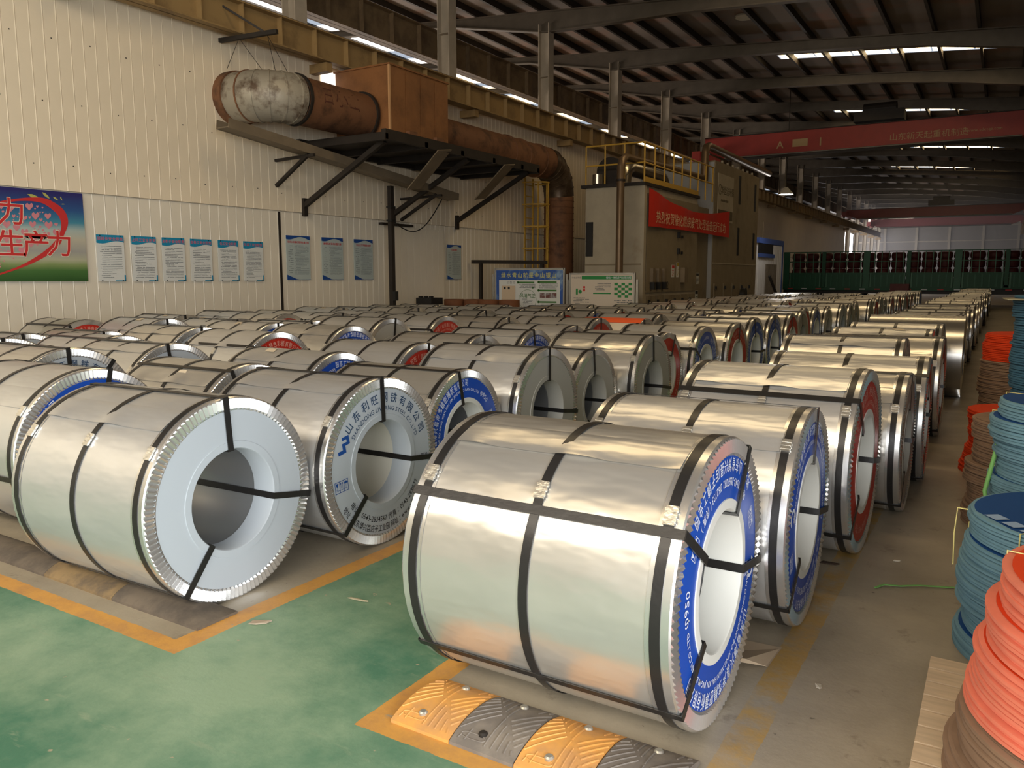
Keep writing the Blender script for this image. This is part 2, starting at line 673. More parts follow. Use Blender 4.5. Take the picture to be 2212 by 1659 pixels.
Y_FAR0 = 4.0 + NPAN * PW
joined_strips(up_me, Y_FAR0, 74.5, XL + 0.035, 'far_panels')
joined_strips(lo_me, Y_FAR0, 74.5, XL, 'far_panels')
joined_strips(up_me, YB, 4.0, XL + 0.035, 'near_panels')
joined_strips(lo_me, YB, 4.0, XL, 'near_panels')
sm = MB()
for i in range(-6, 30):
    for j, z in enumerate((3.15, 4.05, 4.95)):
        y = 4.0 + (i * 3 + j) * PW + 0.09
        sm.box(XL + 0.034, XL + 0.040, y - 0.008, y + 0.008, z - 0.008 + 0.02 * (i % 3), z + 0.008 + 0.02 * (i % 3))
tag(sm.build('screws', dark_iron, wall), kind='stuff')
# vertical joint in the lower wall
p = on_x(606, 560, XL)
MB().box(XL, XL + 0.014, p.y - 0.025, p.y + 0.025, 0, SEAM_Z - 0.02).build('joint_strip', dark_iron, wall)
# sliding door in the lower wall
dy0, dy1 = on_x(850, 560, XL + 0.06).y, on_x(958, 560, XL + 0.06).y
door = tag(MB().box(XL + 0.02, XL + 0.07, dy0, dy1, 0.02, 2.70).build('door_1', wall_lo), kind='structure')
npl = 8
for i in range(npl):
    a = dy0 + (dy1 - dy0) * i / npl
    bb = dy0 + (dy1 - dy0) * (i + 1) / npl
    MB().box(XL + 0.07, XL + 0.082, a + 0.006, bb - 0.006, 0.04, 2.68).build('door_board', wall_lo, door)
MB().box(XL + 0.03, XL + 0.14, dy0 - 0.45, dy0 + 0.65, 2.71, 2.76).build('door_rail', dark_iron, door)

# far end wall, added light-blocking right partition, side bay wall, gate wall behind the camera, outer wall of the next bay
ew = MB()
ew.box(XLL, XR, YF, YF + 0.2, 0, 11.2)
ewo = tag(ew.build('wall_far', endwall_m), kind='structure')
for x in (-11.8, -8.6, -5.4, -2.2, 1.0, 4.2):
    MB().box(x - 0.12, x + 0.12, YF - 0.12, YF, 0, 9.0).build('wall_post', column_m, ewo)
for z in (5.4, 7.0):
    MB().box(XLL, XR, YF - 0.08, YF, z, z + 0.12).build('wall_rail', column_m, ewo)
wr = MB()
wr.box(1.78, 1.9, 1.2, YF, 0, 8.5)  # unseen partition added to keep door light off the farther coil faces
tag(wr.build('wall_right', mat('right_wall_dark', srgb(112, 102, 88), 0.7)), kind='structure')
wd = MB()
wd.box(XR, XR + 0.2, YB, -5.1, 0, 8.5)
wd.box(XR, XR + 0.2, -5.1, 1.6, 4.6, 8.5)
wd.box(XR, XR + 0.2, 1.6, YF, 0, 8.5)
tag(wd.build('wall_side_bay', mat('right_wall_dark', srgb(112, 102, 88), 0.7)), kind='structure')
wb = MB()
wb.box(XLL, -1.7, YB - 0.2, YB, 0, 5.6)
wb.box(2.9, XR, YB - 0.2, YB, 0, 5.6)
wb.box(-1.7, 2.9, YB - 0.2, YB, 4.3, 5.6)
wb.box(XLL, -11.6, YB - 0.2, YB, 5.6, 11.0)
wb.box(-1.4, XR, YB - 0.2, YB, 5.6, 9.4)
wb.box(-11.6, -1.4, YB - 0.2, YB, 8.2, 10.0)
tag(wb.build('wall_near', wall_m), kind='structure')
wo = MB()
wo.box(XLL - 0.2, XLL, YB, YF, 0, 11.2)
tag(wo.build('wall_outer', endwall_m), kind='structure')

# roof sheet with real openings for the skylights
rm = MB()


def roof_patch(x0, x1, y0, y1):
    n = max(1, int((x1 - x0) / 0.30)) if y1 <= 62 else 1
    for i in range(n):
        a, b2 = x0 + (x1 - x0) * i / n, x0 + (x1 - x0) * (i + 1) / n
        rm.quad((a, y1, zroof(a)), (b2, y1, zroof(b2)), (b2, y0, zroof(b2)), (a, y0, zroof(a)))


SKY_Y = [(-3.0, -2.4), (7.6, 8.8), (18.6, 19.8), (30.0, 30.6), (41.05, 41.55), (53.0, 53.6), (63.0, 63.8)]  # nearest strips are out of view; two widened to brighten the middle coils
SX0, SX1 = -7.4, -0.1
ycur = YB
for (a, b2) in SKY_Y + [(YF, YF)]:
    roof_patch(XLL, -21.85, ycur, a)
    roof_patch(-21.40, XR, ycur, a)
    if b2 > a:
        roof_patch(XLL, -21.85, a, b2)
        roof_patch(-21.40, SX0, a, b2)
        roof_patch(SX1, XR, a, b2)
    ycur = b2
ceil = tag(rm.build('ceiling', roof_m), kind='structure')
# purlins (along the hall), rafters (across)
px = -26.4
while px < 6.0:
    MB().box(-0.04, 0.04, YB, YF, -0.21, -0.01).build('purlin', purlin_m, ceil, (px, 0, zroof(px)))
    px += 1.15
FR_Y = [11.95 + 5.13 * k for k in range(-4, 18)]


def rafter_depth(x):
    t = [(-26, 0.45), (-16, 0.45), (-12.4, 0.85), (-8, 0.60), (-4.6, 0.55), (-2.4, 0.6), (0.5, 0.82), (4, 0.6), (7, .55)]
    for (a, da), (b2, db) in zip(t, t[1:]):
        if a <= x <= b2:
            return da + (db - da) * (x - a) / (b2 - a)
    return 0.5


def rafter_mesh():
    r = MB()
    xs = [-26, -20, -16, -14, -12.4, -10, -8, -6, -4.6, -3.4, -2.4, -1.2, 0.5, 2, 4, 6.15]
    for a, b2 in zip(xs, xs[1:]):
        za, zb = zroof(a) - 0.22, zroof(b2) - 0.22
        la, lb = zroof(a) - rafter_depth(a), zroof(b2) - rafter_depth(b2)
        for w, t0, t1, u0, u1 in ((0.012, la, za, lb, zb), (0.11, la, la + 0.03, lb, lb + 0.03), (0.11, za - 0.03, za, zb - 0.03, zb)):
            n = len(r.v)
            r.v += [(a, -w, t0), (b2, -w, u0), (b2, w, u0), (a, w, t0), (a, -w, t1), (b2, -w, u1), (b2, w, u1), (a, w, t1)]
            for q in ((3, 2, 1, 0), (4, 5, 6, 7), (0, 1, 5, 4), (1, 2, 6, 5), (2, 3, 7, 6), (3, 0, 4, 7)):
                r.f.append(tuple(n + i for i in q))
    return r.mesh('rafter', rafter_m)


raf_me = rafter_mesh()
for y in FR_Y:
    link('rafter', raf_me, ceil, (0, y, 0))
# skylights
k = 1
for (a, b2) in SKY_Y:
    n = 6
    root = None
    for i in range(n):
        x0 = SX0 + (SX1 - SX0) * i / n + 0.03
        x1 = SX0 + (SX1 - SX0) * (i + 1) / n - 0.03
        m = MB()
        m.quad((x0, b2, zroof(x0) + 0.02), (x1, b2, zroof(x1) + 0.02), (x1, a, zroof(x1) + 0.02), (x0, a, zroof(x0) + 0.02))
        o = m.build('window_%d' % k if root is None else 'pane', skylight_warm, root)
        if root is None:
            root = tag(o, kind='structure')
    k += 1
root = None
y = 2.0
i = 0
while y < 60:
    m = MB()
    L_ = (2.2, 1.4, 2.6, 1.0)[i % 4]
    mm = skylight_cool if y < 29 else skylight_warm
    m.quad((-21.85, y + L_, zroof(-21.85) + 0.02), (-21.40, y + L_, zroof(-21.40) + 0.02), (-21.40, y, zroof(-21.40) + 0.02), (-21.85, y, zroof(-21.85) + 0.02))
    o = m.build('window_%d' % k if root is None else 'pane', mm, root)
    if root is None:
        root = tag(o, kind='structure')
    y += L_ + (0.9, 0.7, 1.3)[i % 3]
    i += 1
k += 1
WIN_K = k

m = MB()
m.quad((XLL + 0.02, 40, 0.8), (XLL + 0.02, 2, 0.8), (XLL + 0.02, 2, 3.8), (XLL + 0.02, 40, 3.8))  # unseen glowing band, added to light the roof of the next bay
m.f = [(3, 2, 1, 0)]
tag(m.build('window_%d' % WIN_K, mat('window_day', (.9, .9, .9), .5, emit=(1.0, .88, .78), emit_s=7)), kind='structure')
WIN_K += 1
pa, pb = on_x(692, 142, XL + 0.05), on_x(790, 172, XL + 0.05)
m = MB()
m.quad((XL + .05, pa.y, 5.36), (XL + .05, pb.y, 5.36), (XL + .05, pb.y, 5.68), (XL + .05, pa.y, 5.68))
tag(m.build('window_%d' % WIN_K, mat('window_gap', (.9, .9, .9), .5, emit=(1.0, .93, .84), emit_s=1.4)), kind='structure')
WIN_K += 1


# columns
def hcol(name, x, y, z0, z1, m, lab):
    t = thing(name, lab, 'column', (x, y, z0), 0, 'columns along the left runway')
    h = z1 - z0
    MB().box(-0.17, 0.17, -0.008, 0.008, 0, h).build('web', m, t)
    for s in (-1, 1):
        MB().box(s * 0.17 - 0.012, s * 0.17 + 0.012, -0.16, 0.16, 0, h).build('flange', m, t)
    n = 0
    z = 1.2
    while z < h:
        MB().box(-0.158, 0.158, -0.15, 0.15, z, z + 0.014).build('stiffener', m, t)
        z += 1.6
    return t


for y in FR_Y:
    if y > 0:
        hcol('steel_column', -12.4, y, 0, zroof(-12.4) - 0.6, column_m, 'pale steel column with flanges rising behind the left wall to a roof rafter')
for y in FR_Y:
    if y > 60:
        hcol('steel_column', 1.6, y, 0, zroof(1.6) - 0.6, column_m, 'pale steel column standing beyond the right end of the far crane')


# runway beams
def runway(name, x, z0, z1, y0, y1, m, lab, step):
    t = thing(name, lab, 'beam', (x, y0, z0))
    h = z1 - z0
    Ln = y1 - y0
    MB().box(-0.008, 0.008, 0, Ln, 0, h).build('web', m, t)
    MB().box(-0.15, 0.15, 0, Ln, 0, 0.025).build('bottom_flange', m, t)
    MB().box(-0.15, 0.15, 0, Ln, h - 0.025, h).build('top_flange', m, t)
    MB().box(-0.04, 0.04, 0, Ln, h, h + 0.05).build('rail', dark_iron, t)
    sme = MB().box(-0.13, 0.13, -0.006, 0.006, 0.025, h - 0.025).mesh('stiffener', m)
    y = 0.4
    while y < Ln:
        link('stiffener', sme, t, (0, y, 0))
        y += step
    return t


lowbeam = runway('runway_beam', -11.6, 5.70, 6.24, -6, 94, beam_m, 'ochre crane runway beam with rail running along the top of the wall', 0.86)
runway('runway_beam', -12.85, 7.02, 7.76, -6, 94, beam_up, 'brown upper runway beam behind the columns in the next bay', 1.05)
for y in FR_Y:
    if 5 < y < 95:
        rel(lowbeam, MB().box(-12.1, -11.5, y - 0.08, y + 0.08, 5.52, 5.69).build('bracket', beam_m))
runway('runway_beam', 1.2, 5.70, 6.24, 10, 94, beam_m, 'runway beam carrying the right ends of the cranes', 0.86)
# far part of the left side: open between columns, lit windows
tag(MB().box(-15.2, -15.1, 74.5, 99, 0, 9).build('wall_far_left', endwall_m), kind='structure')
for j, y in enumerate((75.6, 80.4, 85.2, 90.0, 94.8)):
    m = MB()
    m.quad((-15.0, y, 2.6), (-15.0, y + 4.0, 2.6), (-15.0, y + 4.0, 6.4), (-15.0, y, 6.4))
    tag(m.build('window_%d' % WIN_K, window_glow), kind='structure')
    WIN_K += 1
m = MB()
m.quad((-14.2, YF - 0.05, 7.4), (-9.0, YF - 0.05, 7.4), (-9.0, YF - 0.05, 9.2), (-14.2, YF - 0.05, 9.2))
m.f = [(0, 1, 2, 3)]
tag(m.build('window_%d' % WIN_K, mat('window_peach', (0.9, 0.8, 0.7), 0.5, emit=(1.0, 0.82, 0.66), emit_s=2.2)), kind='structure')
WIN_K += 1

# ------------------------------------------------------------------ steel coils
# unit coil: radius 0.5, width 1, axis along X, printed end face at x = 0, centre at the origin
def coil_meshes():
    M = {}
    b = MB()
    prof = [(0.0, 0.25)] + [(0.0, 0.5)] + [(-0.1 * i, 0.5) for i in range(11)] + [(-1.0, 0.25)]
    b.lathe_x(prof, 96)
    M['body'] = b
    b = MB()
    b.lathe_x([(0.0, 0.5), (-1.0, 0.5), (-1.0, 0.25), (0.0, 0.25)], 40, closed=True)
    M['body_far'] = b
    b = MB()
    b.lathe_x([(-1.0, 0.251), (0.0, 0.251)], 48)
    M['bore'] = b
    b = MB()
    b.lathe_x([(-0.13, 0.247), (0.004, 0.247), (0.010, 0.252), (0.010, 0.286), (0.004, 0.288)], 64)
    M['sleeve'] = b
    b = MB()
    b.lathe_x([(0.002, 0.450), (0.006, 0.450), (0.006, 0.27), (0.002, 0.27)], 72)
    M['cover'] = b
    b = MB()
    n = 116
    ring = []
    for k in range(2 * n):
        a = 2 * pi * k / (2 * n)
        d = 0.011 if k % 2 else 0.0
        for x, r in ((-0.075, 0.5025), (0.002, 0.503), (0.008, 0.498), (0.005 + d, 0.494), (0.005 + d, 0.446), (0.0065, 0.436)):
            ring.append((x, r * sin(a), r * cos(a)))
    b.v = ring
    for k in range(2 * n):
        k2 = (k + 1) % (2 * n)
        for i in range(5):
            b.f.append((k * 6 + i, k * 6 + i + 1, k2 * 6 + i + 1, k2 * 6 + i))
    M['guard'] = b
    b = MB()
    b.lathe_x([(-0.075, 0.5025), (0.002, 0.503), (0.008, 0.498), (0.009, 0.440), (0.002, 0.437)], 40)
    M['guard_far'] = b
    b = MB()
    b.lathe_x([(-0.017, 0.503), (-0.017, 0.5055), (0.017, 0.5055), (0.017, 0.503)], 96)
    M['strap'] = b
    b = MB()
    b.lathe_x([(-0.017, 0.503), (-0.017, 0.506), (0.017, 0.506), (0.017, 0.503)], 32)
    M['strap_far'] = b
    # strap through the eye, on top (angle 0)
    b = MB()
    h = 0.016
    b.box(-1.012, 0.018, -h, h, 0.5045, 0.5075)
    b.box(0.0155, 0.0185, -h, h, 0.243, 0.5075)
    b.box(-1.012, 0.018, -h, h, 0.241, 0.244)
    b.box(-1.0125, -1.0095, -h, h, 0.243, 0.5075)
    M['eye_strap'] = b
    # crimped seal
    b = MB()
    b.box(-0.019, 0.019, -0.032, 0.032, 0.505, 0.513)
    for y in (-0.018, 0.0, 0.018):
        b.box(-0.022, 0.022, y - 0.004, y + 0.004, 0.505, 0.5145)
    M['buckle'] = b
    # lapped outer edge of the wrapping sheet
    b = MB()
    n, nx = 8, 24
    for i in range(n + 1):
        a = radians(-1 + 17 * i / n)
        for j in range(nx + 1):
            x = -0.935 + 0.87 * j / nx
            wv = max(0.0, sin(2 * pi * (2.0 * j / nx + 0.1))) * 0.011 * (i / n) ** 2
            r = (0.5035 if i > 0 else 0.5005) + wv
            b.v.append((x, -r * sin(a), r * cos(a)))
    for i in range(n):
        for j in range(nx):
            k = i * (nx + 1) + j
            b.f.append((k, k + 1, k + nx + 2, k + nx + 1))
    M['lap'] = b
    # paper sticker lying on the wrap
    b = MB()
    for i in range(5):
        a = radians(-6 + 3.0 * i)
        for x in (-0.07 + 0.015 * i, 0.04 + 0.015 * i):
            b.v.append((x, -0.5042 * sin(a), 0.5042 * cos(a)))
    for i in range(4):
        b.f.append((2 * i, 2 * i + 1, 2 * i + 3, 2 * i + 2))
    M['sticker'] = b
    return M


CM = coil_meshes()
_cm = {}


def cmesh(key, m, smooth=40):
    kk = (key, m.name)
    if kk not in _cm:
        me = CM[key].mesh(key, m, smooth)
        bm = bmesh.new()
        bm.from_mesh(me)
        if key == 'bore':
            bmesh.ops.recalc_face_normals(bm, faces=bm.faces)
            bmesh.ops.reverse_faces(bm, faces=bm.faces)
        elif key in ('body', 'body_far', 'cover', 'guard', 'guard_far', 'strap', 'strap_far', 'sleeve'):
            bmesh.ops.recalc_face_normals(bm, faces=bm.faces)
        bm.to_mesh(me)
        bm.free()
        _cm[kk] = me
    return _cm[kk]


# printed covers
def icon_box(m, cu, cv, s, ang):
    mm = MB()
    t = 0.004 * s
    rect2(mm, -0.062 * s, 0.062 * s, 0.036 * s, 0.036 * s + t)
    rect2(mm, -0.062 * s, 0.062 * s, -0.040 * s, -0.040 * s + t)
    rect2(mm, -0.062 * s, 0.062 * s, -0.022 * s, -0.022 * s + t * 0.7)
    for u in (-0.062, -0.020, 0.020, 0.062 - 0.004):
        rect2(mm, u * s, u * s + t, -0.040 * s, 0.04 * s)
    # glass, arrows, umbrella
    n = len(mm.v)
    mm.v += [(-0.054 * s, 0.03 * s), (-0.028 * s, 0.03 * s), (-0.036 * s, 0.006 * s), (-0.046 * s, 0.006 * s)][::-1]
    mm.f.append((n, n + 1, n + 2, n + 3))
    rect2(mm, -0.0425 * s, -0.0395 * s, -0.012 * s, 0.006 * s)
    rect2(mm, -0.05 * s, -0.032 * s, -0.015 * s, -0.012 * s)
    for u in (-0.008, 0.008):
        rect2(mm, (u - 0.0015) * s, (u + 0.0015) * s, -0.012 * s, 0.022 * s)
        n = len(mm.v)
        mm.v += [((u - 0.006) * s, 0.018 * s), ((u + 0.006) * s, 0.018 * s), (u * s, 0.032 * s)]
        mm.f.append((n, n + 1, n + 2))
    disc2(mm, 0.04 * s, 0.012 * s, 0.017 * s, 10, 0, pi)
    rect2(mm, 0.0388 * s, 0.0412 * s, -0.014 * s, 0.012 * s)
    c, sn = cos(ang), sin(ang)
    n = len(m.v)
    m.v += [(cu + u * c - v * sn, cv + u * sn + v * c) for u, v in mm.v]
    m.f += [tuple(n + i for i in q) for q in mm.f]


def blue_print(diam):
    m = MB()
    arc2d(m, '山东省博兴县海鑫精密薄板有限公司', 0.060, 0.405, radians(-72), 1.12, xs=0.74, bold=0.006)
    arc2d(m, 'SHAN DONG SHENG BO XING XIAN HAI XIN JING MI BO BAN CO.,LTD', 0.030, 0.350, radians(-72), 1.0, bold=0.006)
    arc2d(m, '地址：山东省博兴县店子镇工业园', 0.054, 0.405, radians(108), 1.15, inverse=True, xs=0.74, bold=0.006)
    arc2d(m, '电话：0543-2867032 2162733（传真）', 0.042, 0.345, radians(108), 1.0, inverse=True, xs=0.8, bold=0.004)
    arc2d(m, 'φ' + diam, 0.055, 0.365, radians(22), 1.0, bold=0.002)
    icon_box(m, 0.36 * sin(radians(52)), 0.36 * cos(radians(52)), 0.62, radians(-52))
    icon_box(m, 0.37 * sin(radians(176)), 0.37 * cos(radians(176)), 0.62, radians(-176))
    disc2(m, 0.375 * sin(radians(-152)), 0.375 * cos(radians(-152)), 0.042, 18, 0.5, 5.6, 0.028)
    arc2d(m, '海鑫', 0.032, 0.315, radians(-152), 1.0, bold=0.006)
    return m


def red_print():
    m = MB()
    arc2d(m, '宏旺（诚信通）特色彩板有限公司', 0.062, 0.385, radians(-8), 1.15, xs=0.74, bold=0.006)
    arc2d(m, 'HONGWANG COLOR STEEL SHEET CO.,LTD', 0.032, 0.325, radians(-8), 1.05, bold=0.004)
    arc2d(m, '电话：0543-2831577', 0.048, 0.375, radians(176), 1.1, inverse=True, xs=0.8, bold=0.004)
    return m


def lw_print():
    m = MB()
    arc2d(m, '山东利旺钢铁有限公司', 0.064, 0.385, radians(8), 1.36, bold=0.008)
    arc2d(m, 'SHANDONG LIWANG STEEL CO.,LTD', 0.040, 0.322, radians(7), 1.04)
    m2 = MB()
    arc2d(m2, '电话：0543-2834567 传真：0543-2831577', 0.046, 0.345, radians(178), 1.02, inverse=True, xs=0.82, bold=0.004)
    arc2d(m2, '地址：山东博兴县店子工业园 网址：www.sdliwang.com', 0.046, 0.402, radians(178), 1.0, inverse=True, xs=0.76, bold=0.004)
    line2d(m2, 'φ950', 0.045, 0.366, -0.035)
    m3 = MB()
    # the angular logo mark
    cu, cv = 0.372 * sin(radians(-66)), 0.372 * cos(radians(-66))
    for (u0, u1, v0, v1) in ((-.052, .012, -.040, -.018), (-.012, .012, -.040, .018), (-.012, .050, .000, .018), (.028, .050, .000, .052), (-.006, .028, .034, .052)):
        n = len(m3.v)
        for a, b in ((u0, v0), (u1, v0), (u1, v1), (u0, v1)):
            m3.v.append((cu + a * .98 - b * .2, cv + a * .2 + b * .98))
        m3.f.append((n, n + 1, n + 2, n + 3))
    m4 = MB()
    icon_box(m4, -0.365, -0.072, 0.85, radians(6))
    return m, m2, m3, m4


_a, _b, _c, _e = lw_print()
PRINTS = {'blue950': (blue_print('950'), ink_white), 'blue900': (blue_print('900'), ink_white),
          'red': (red_print(), mat('ink_pink', srgb(226, 176, 160), 0.5)),
          'lw_a': (_a, mat('ink_steelblue', srgb(38, 66, 98), 0.5)), 'lw_b': (_b, ink_black), 'lw_c': (_c, ink_blue), 'lw_e': (_e, ink_blue)}
_pr = {}


def printed(key, deg):
    kk = (key, round(deg))
    if kk not in _pr:
        m2, mt = PRINTS[key]
        c, sn = cos(radians(deg)), sin(radians(deg))
        q = MB()
        q.v = [(u * c - v * sn, u * sn + v * c) for u, v in m2.v]
        q.f = m2.f
        _pr[kk] = face_x(q, 0.0085).mesh('lettering', mt)
    return _pr[kk]


ORD = ['first', 'second', 'third', 'fourth', 'fifth', 'sixth', 'seventh', 'eighth', 'ninth', 'tenth', 'eleventh', 'twelfth', 'thirteenth',
       'fourteenth', 'fifteenth', 'sixteenth', 'seventeenth', 'eighteenth', 'nineteenth', 'twentieth'] + \
      ['twenty-' + s for s in ('first', 'second', 'third', 'fourth', 'fifth', 'sixth', 'seventh', 'eighth', 'ninth')] + ['thirtieth'] + \
      ['thirty-' + s for s in ('first', 'second', 'third', 'fourth', 'fifth', 'sixth', 'seventh', 'eighth', 'ninth')] + ['fortieth'] + \
      ['forty-' + s for s in ('first', 'second', 'third', 'fourth', 'fifth', 'sixth', 'seventh', 'eighth', 'ninth')]
FACE_WORD = {'grey': 'grey end cover', 'dull': 'dull grey end cover', 'lw': 'printed white end cover', 'blue': 'blue end cover',
             'red': 'red end cover', 'bare': 'bare unstrapped steel'}
ROWS = {0: 'row beside the yellow line', 1: 'row beside green aisle', 2: 'second row from green aisle', 3: 'third row from green aisle',
        4: 'fourth row from green aisle', 5: 'fifth row from green aisle', 6: 'row nearest the poster wall'}
GROUPS = {0: 'coils beside the yellow line', 1: 'coils beside the green aisle', 2: 'coils in the second row', 3: 'coils in the third row',
          4: 'coils in the fourth row', 5: 'coils in the fifth row', 6: 'coils by the poster wall'}


def make_coil(row, idx, X, Y, r, w=1.0, ang=0.0, face='grey', spin=0.0, straps=(5, 140, -100), print_rot=0.0, label=None,
              sticker=None, body=None, buckle=52.0, wrinkle=None):
    dist = sqrt(X * X + Y * Y)
    near = dist < 11.5
    mid = dist < 20
    lab = label or ('coil with %s, %s from rubber stops, %s' % (FACE_WORD[face], ORD[idx], ROWS[row]))
    t = thing('steel_coil', lab, 'steel coil', (X, Y, 0), radians(ang), GROUPS[row])
    t.scale = (w, 2 * r, 2 * r)

    def ch(name, me, parent=None, x=0.0, rx=0.0):
        o = link(name, me, parent or t, (x, 0, 0.5) if parent is None else (x, 0, 0), (rx, 0, 0))
        return o
    bm_ = body or (steel if (row + idx) % 3 else steel_b)
    sp = radians(spin)
    if face == 'bare':
        ch('steel_wraps', cmesh('body' if mid else 'body_far', steel_bare))
        if mid:
            ch('bore', cmesh('bore', bore_m))
        return t
    ch('steel_wrap', cmesh('body' if mid else 'body_far', bm_))
    if mid:
        ch('bore', cmesh('bore', sleeve_m if face == 'lw' else bore_m))
    cov_m = {'grey': cover_grey, 'dull': cover_dull, 'lw': cover_grey, 'blue': cover_blue, 'red': cover_red}[face]
    cv = ch('end_cover', cmesh('cover', cov_m))
    if mid and face in ('blue', 'red', 'lw'):
        if face == 'blue':
            tag(ch('lettering', printed('blue900' if idx % 2 else 'blue950', print_rot), cv), kind='stuff')
        elif face == 'red':
            tag(ch('lettering', printed('red', print_rot), cv), kind='stuff')
        else:
            tag(ch('lettering', printed('lw_a', print_rot), cv), kind='stuff')
            tag(ch('lettering', printed('lw_b', print_rot), cv), kind='stuff')
            ch('printed_logo', printed('lw_c', print_rot), cv)
            tag(ch('handling_icons', printed('lw_e', print_rot), cv), kind='stuff')
    if mid:
        ch('core_sleeve', cmesh('sleeve', ring_white if face in ('blue', 'red') else (cover_dull if face == 'dull' else cover_grey)))
    g = 'guard' if near else 'guard_far'
    ch('corner_guard', cmesh(g, guard_m, 14 if near else 40))
    if mid:
        o = link('corner_guard', cmesh('guard_far', guard_m), t, (-1.0, 0, 0.5), (0, 0, pi))
    for x in (-0.042, -0.5, -0.958):
        st = ch('strap', cmesh('strap' if near else 'strap_far', strap_m), x=x)
        if near and x != -99:
            link('seal_clip', cmesh('buckle', buckle_m, None), st, (0, 0, 0), (radians(buckle + (2 if x > -0.3 else 0)) + sp, 0, 0))
    if mid:
        for a in straps:
            ch('eye_strap', cmesh('eye_strap', strap_m, None), rx=radians(a) + sp)
        ch('sheet_lap', cmesh('lap', bm_), rx=radians(14 + (idx * 37 + row * 11) % 23) + sp * 0.3)
    if sticker:
        ch('sticker', cmesh('sticker', sticker_m, None), x=sticker[0], rx=radians(sticker[1]))
    return t


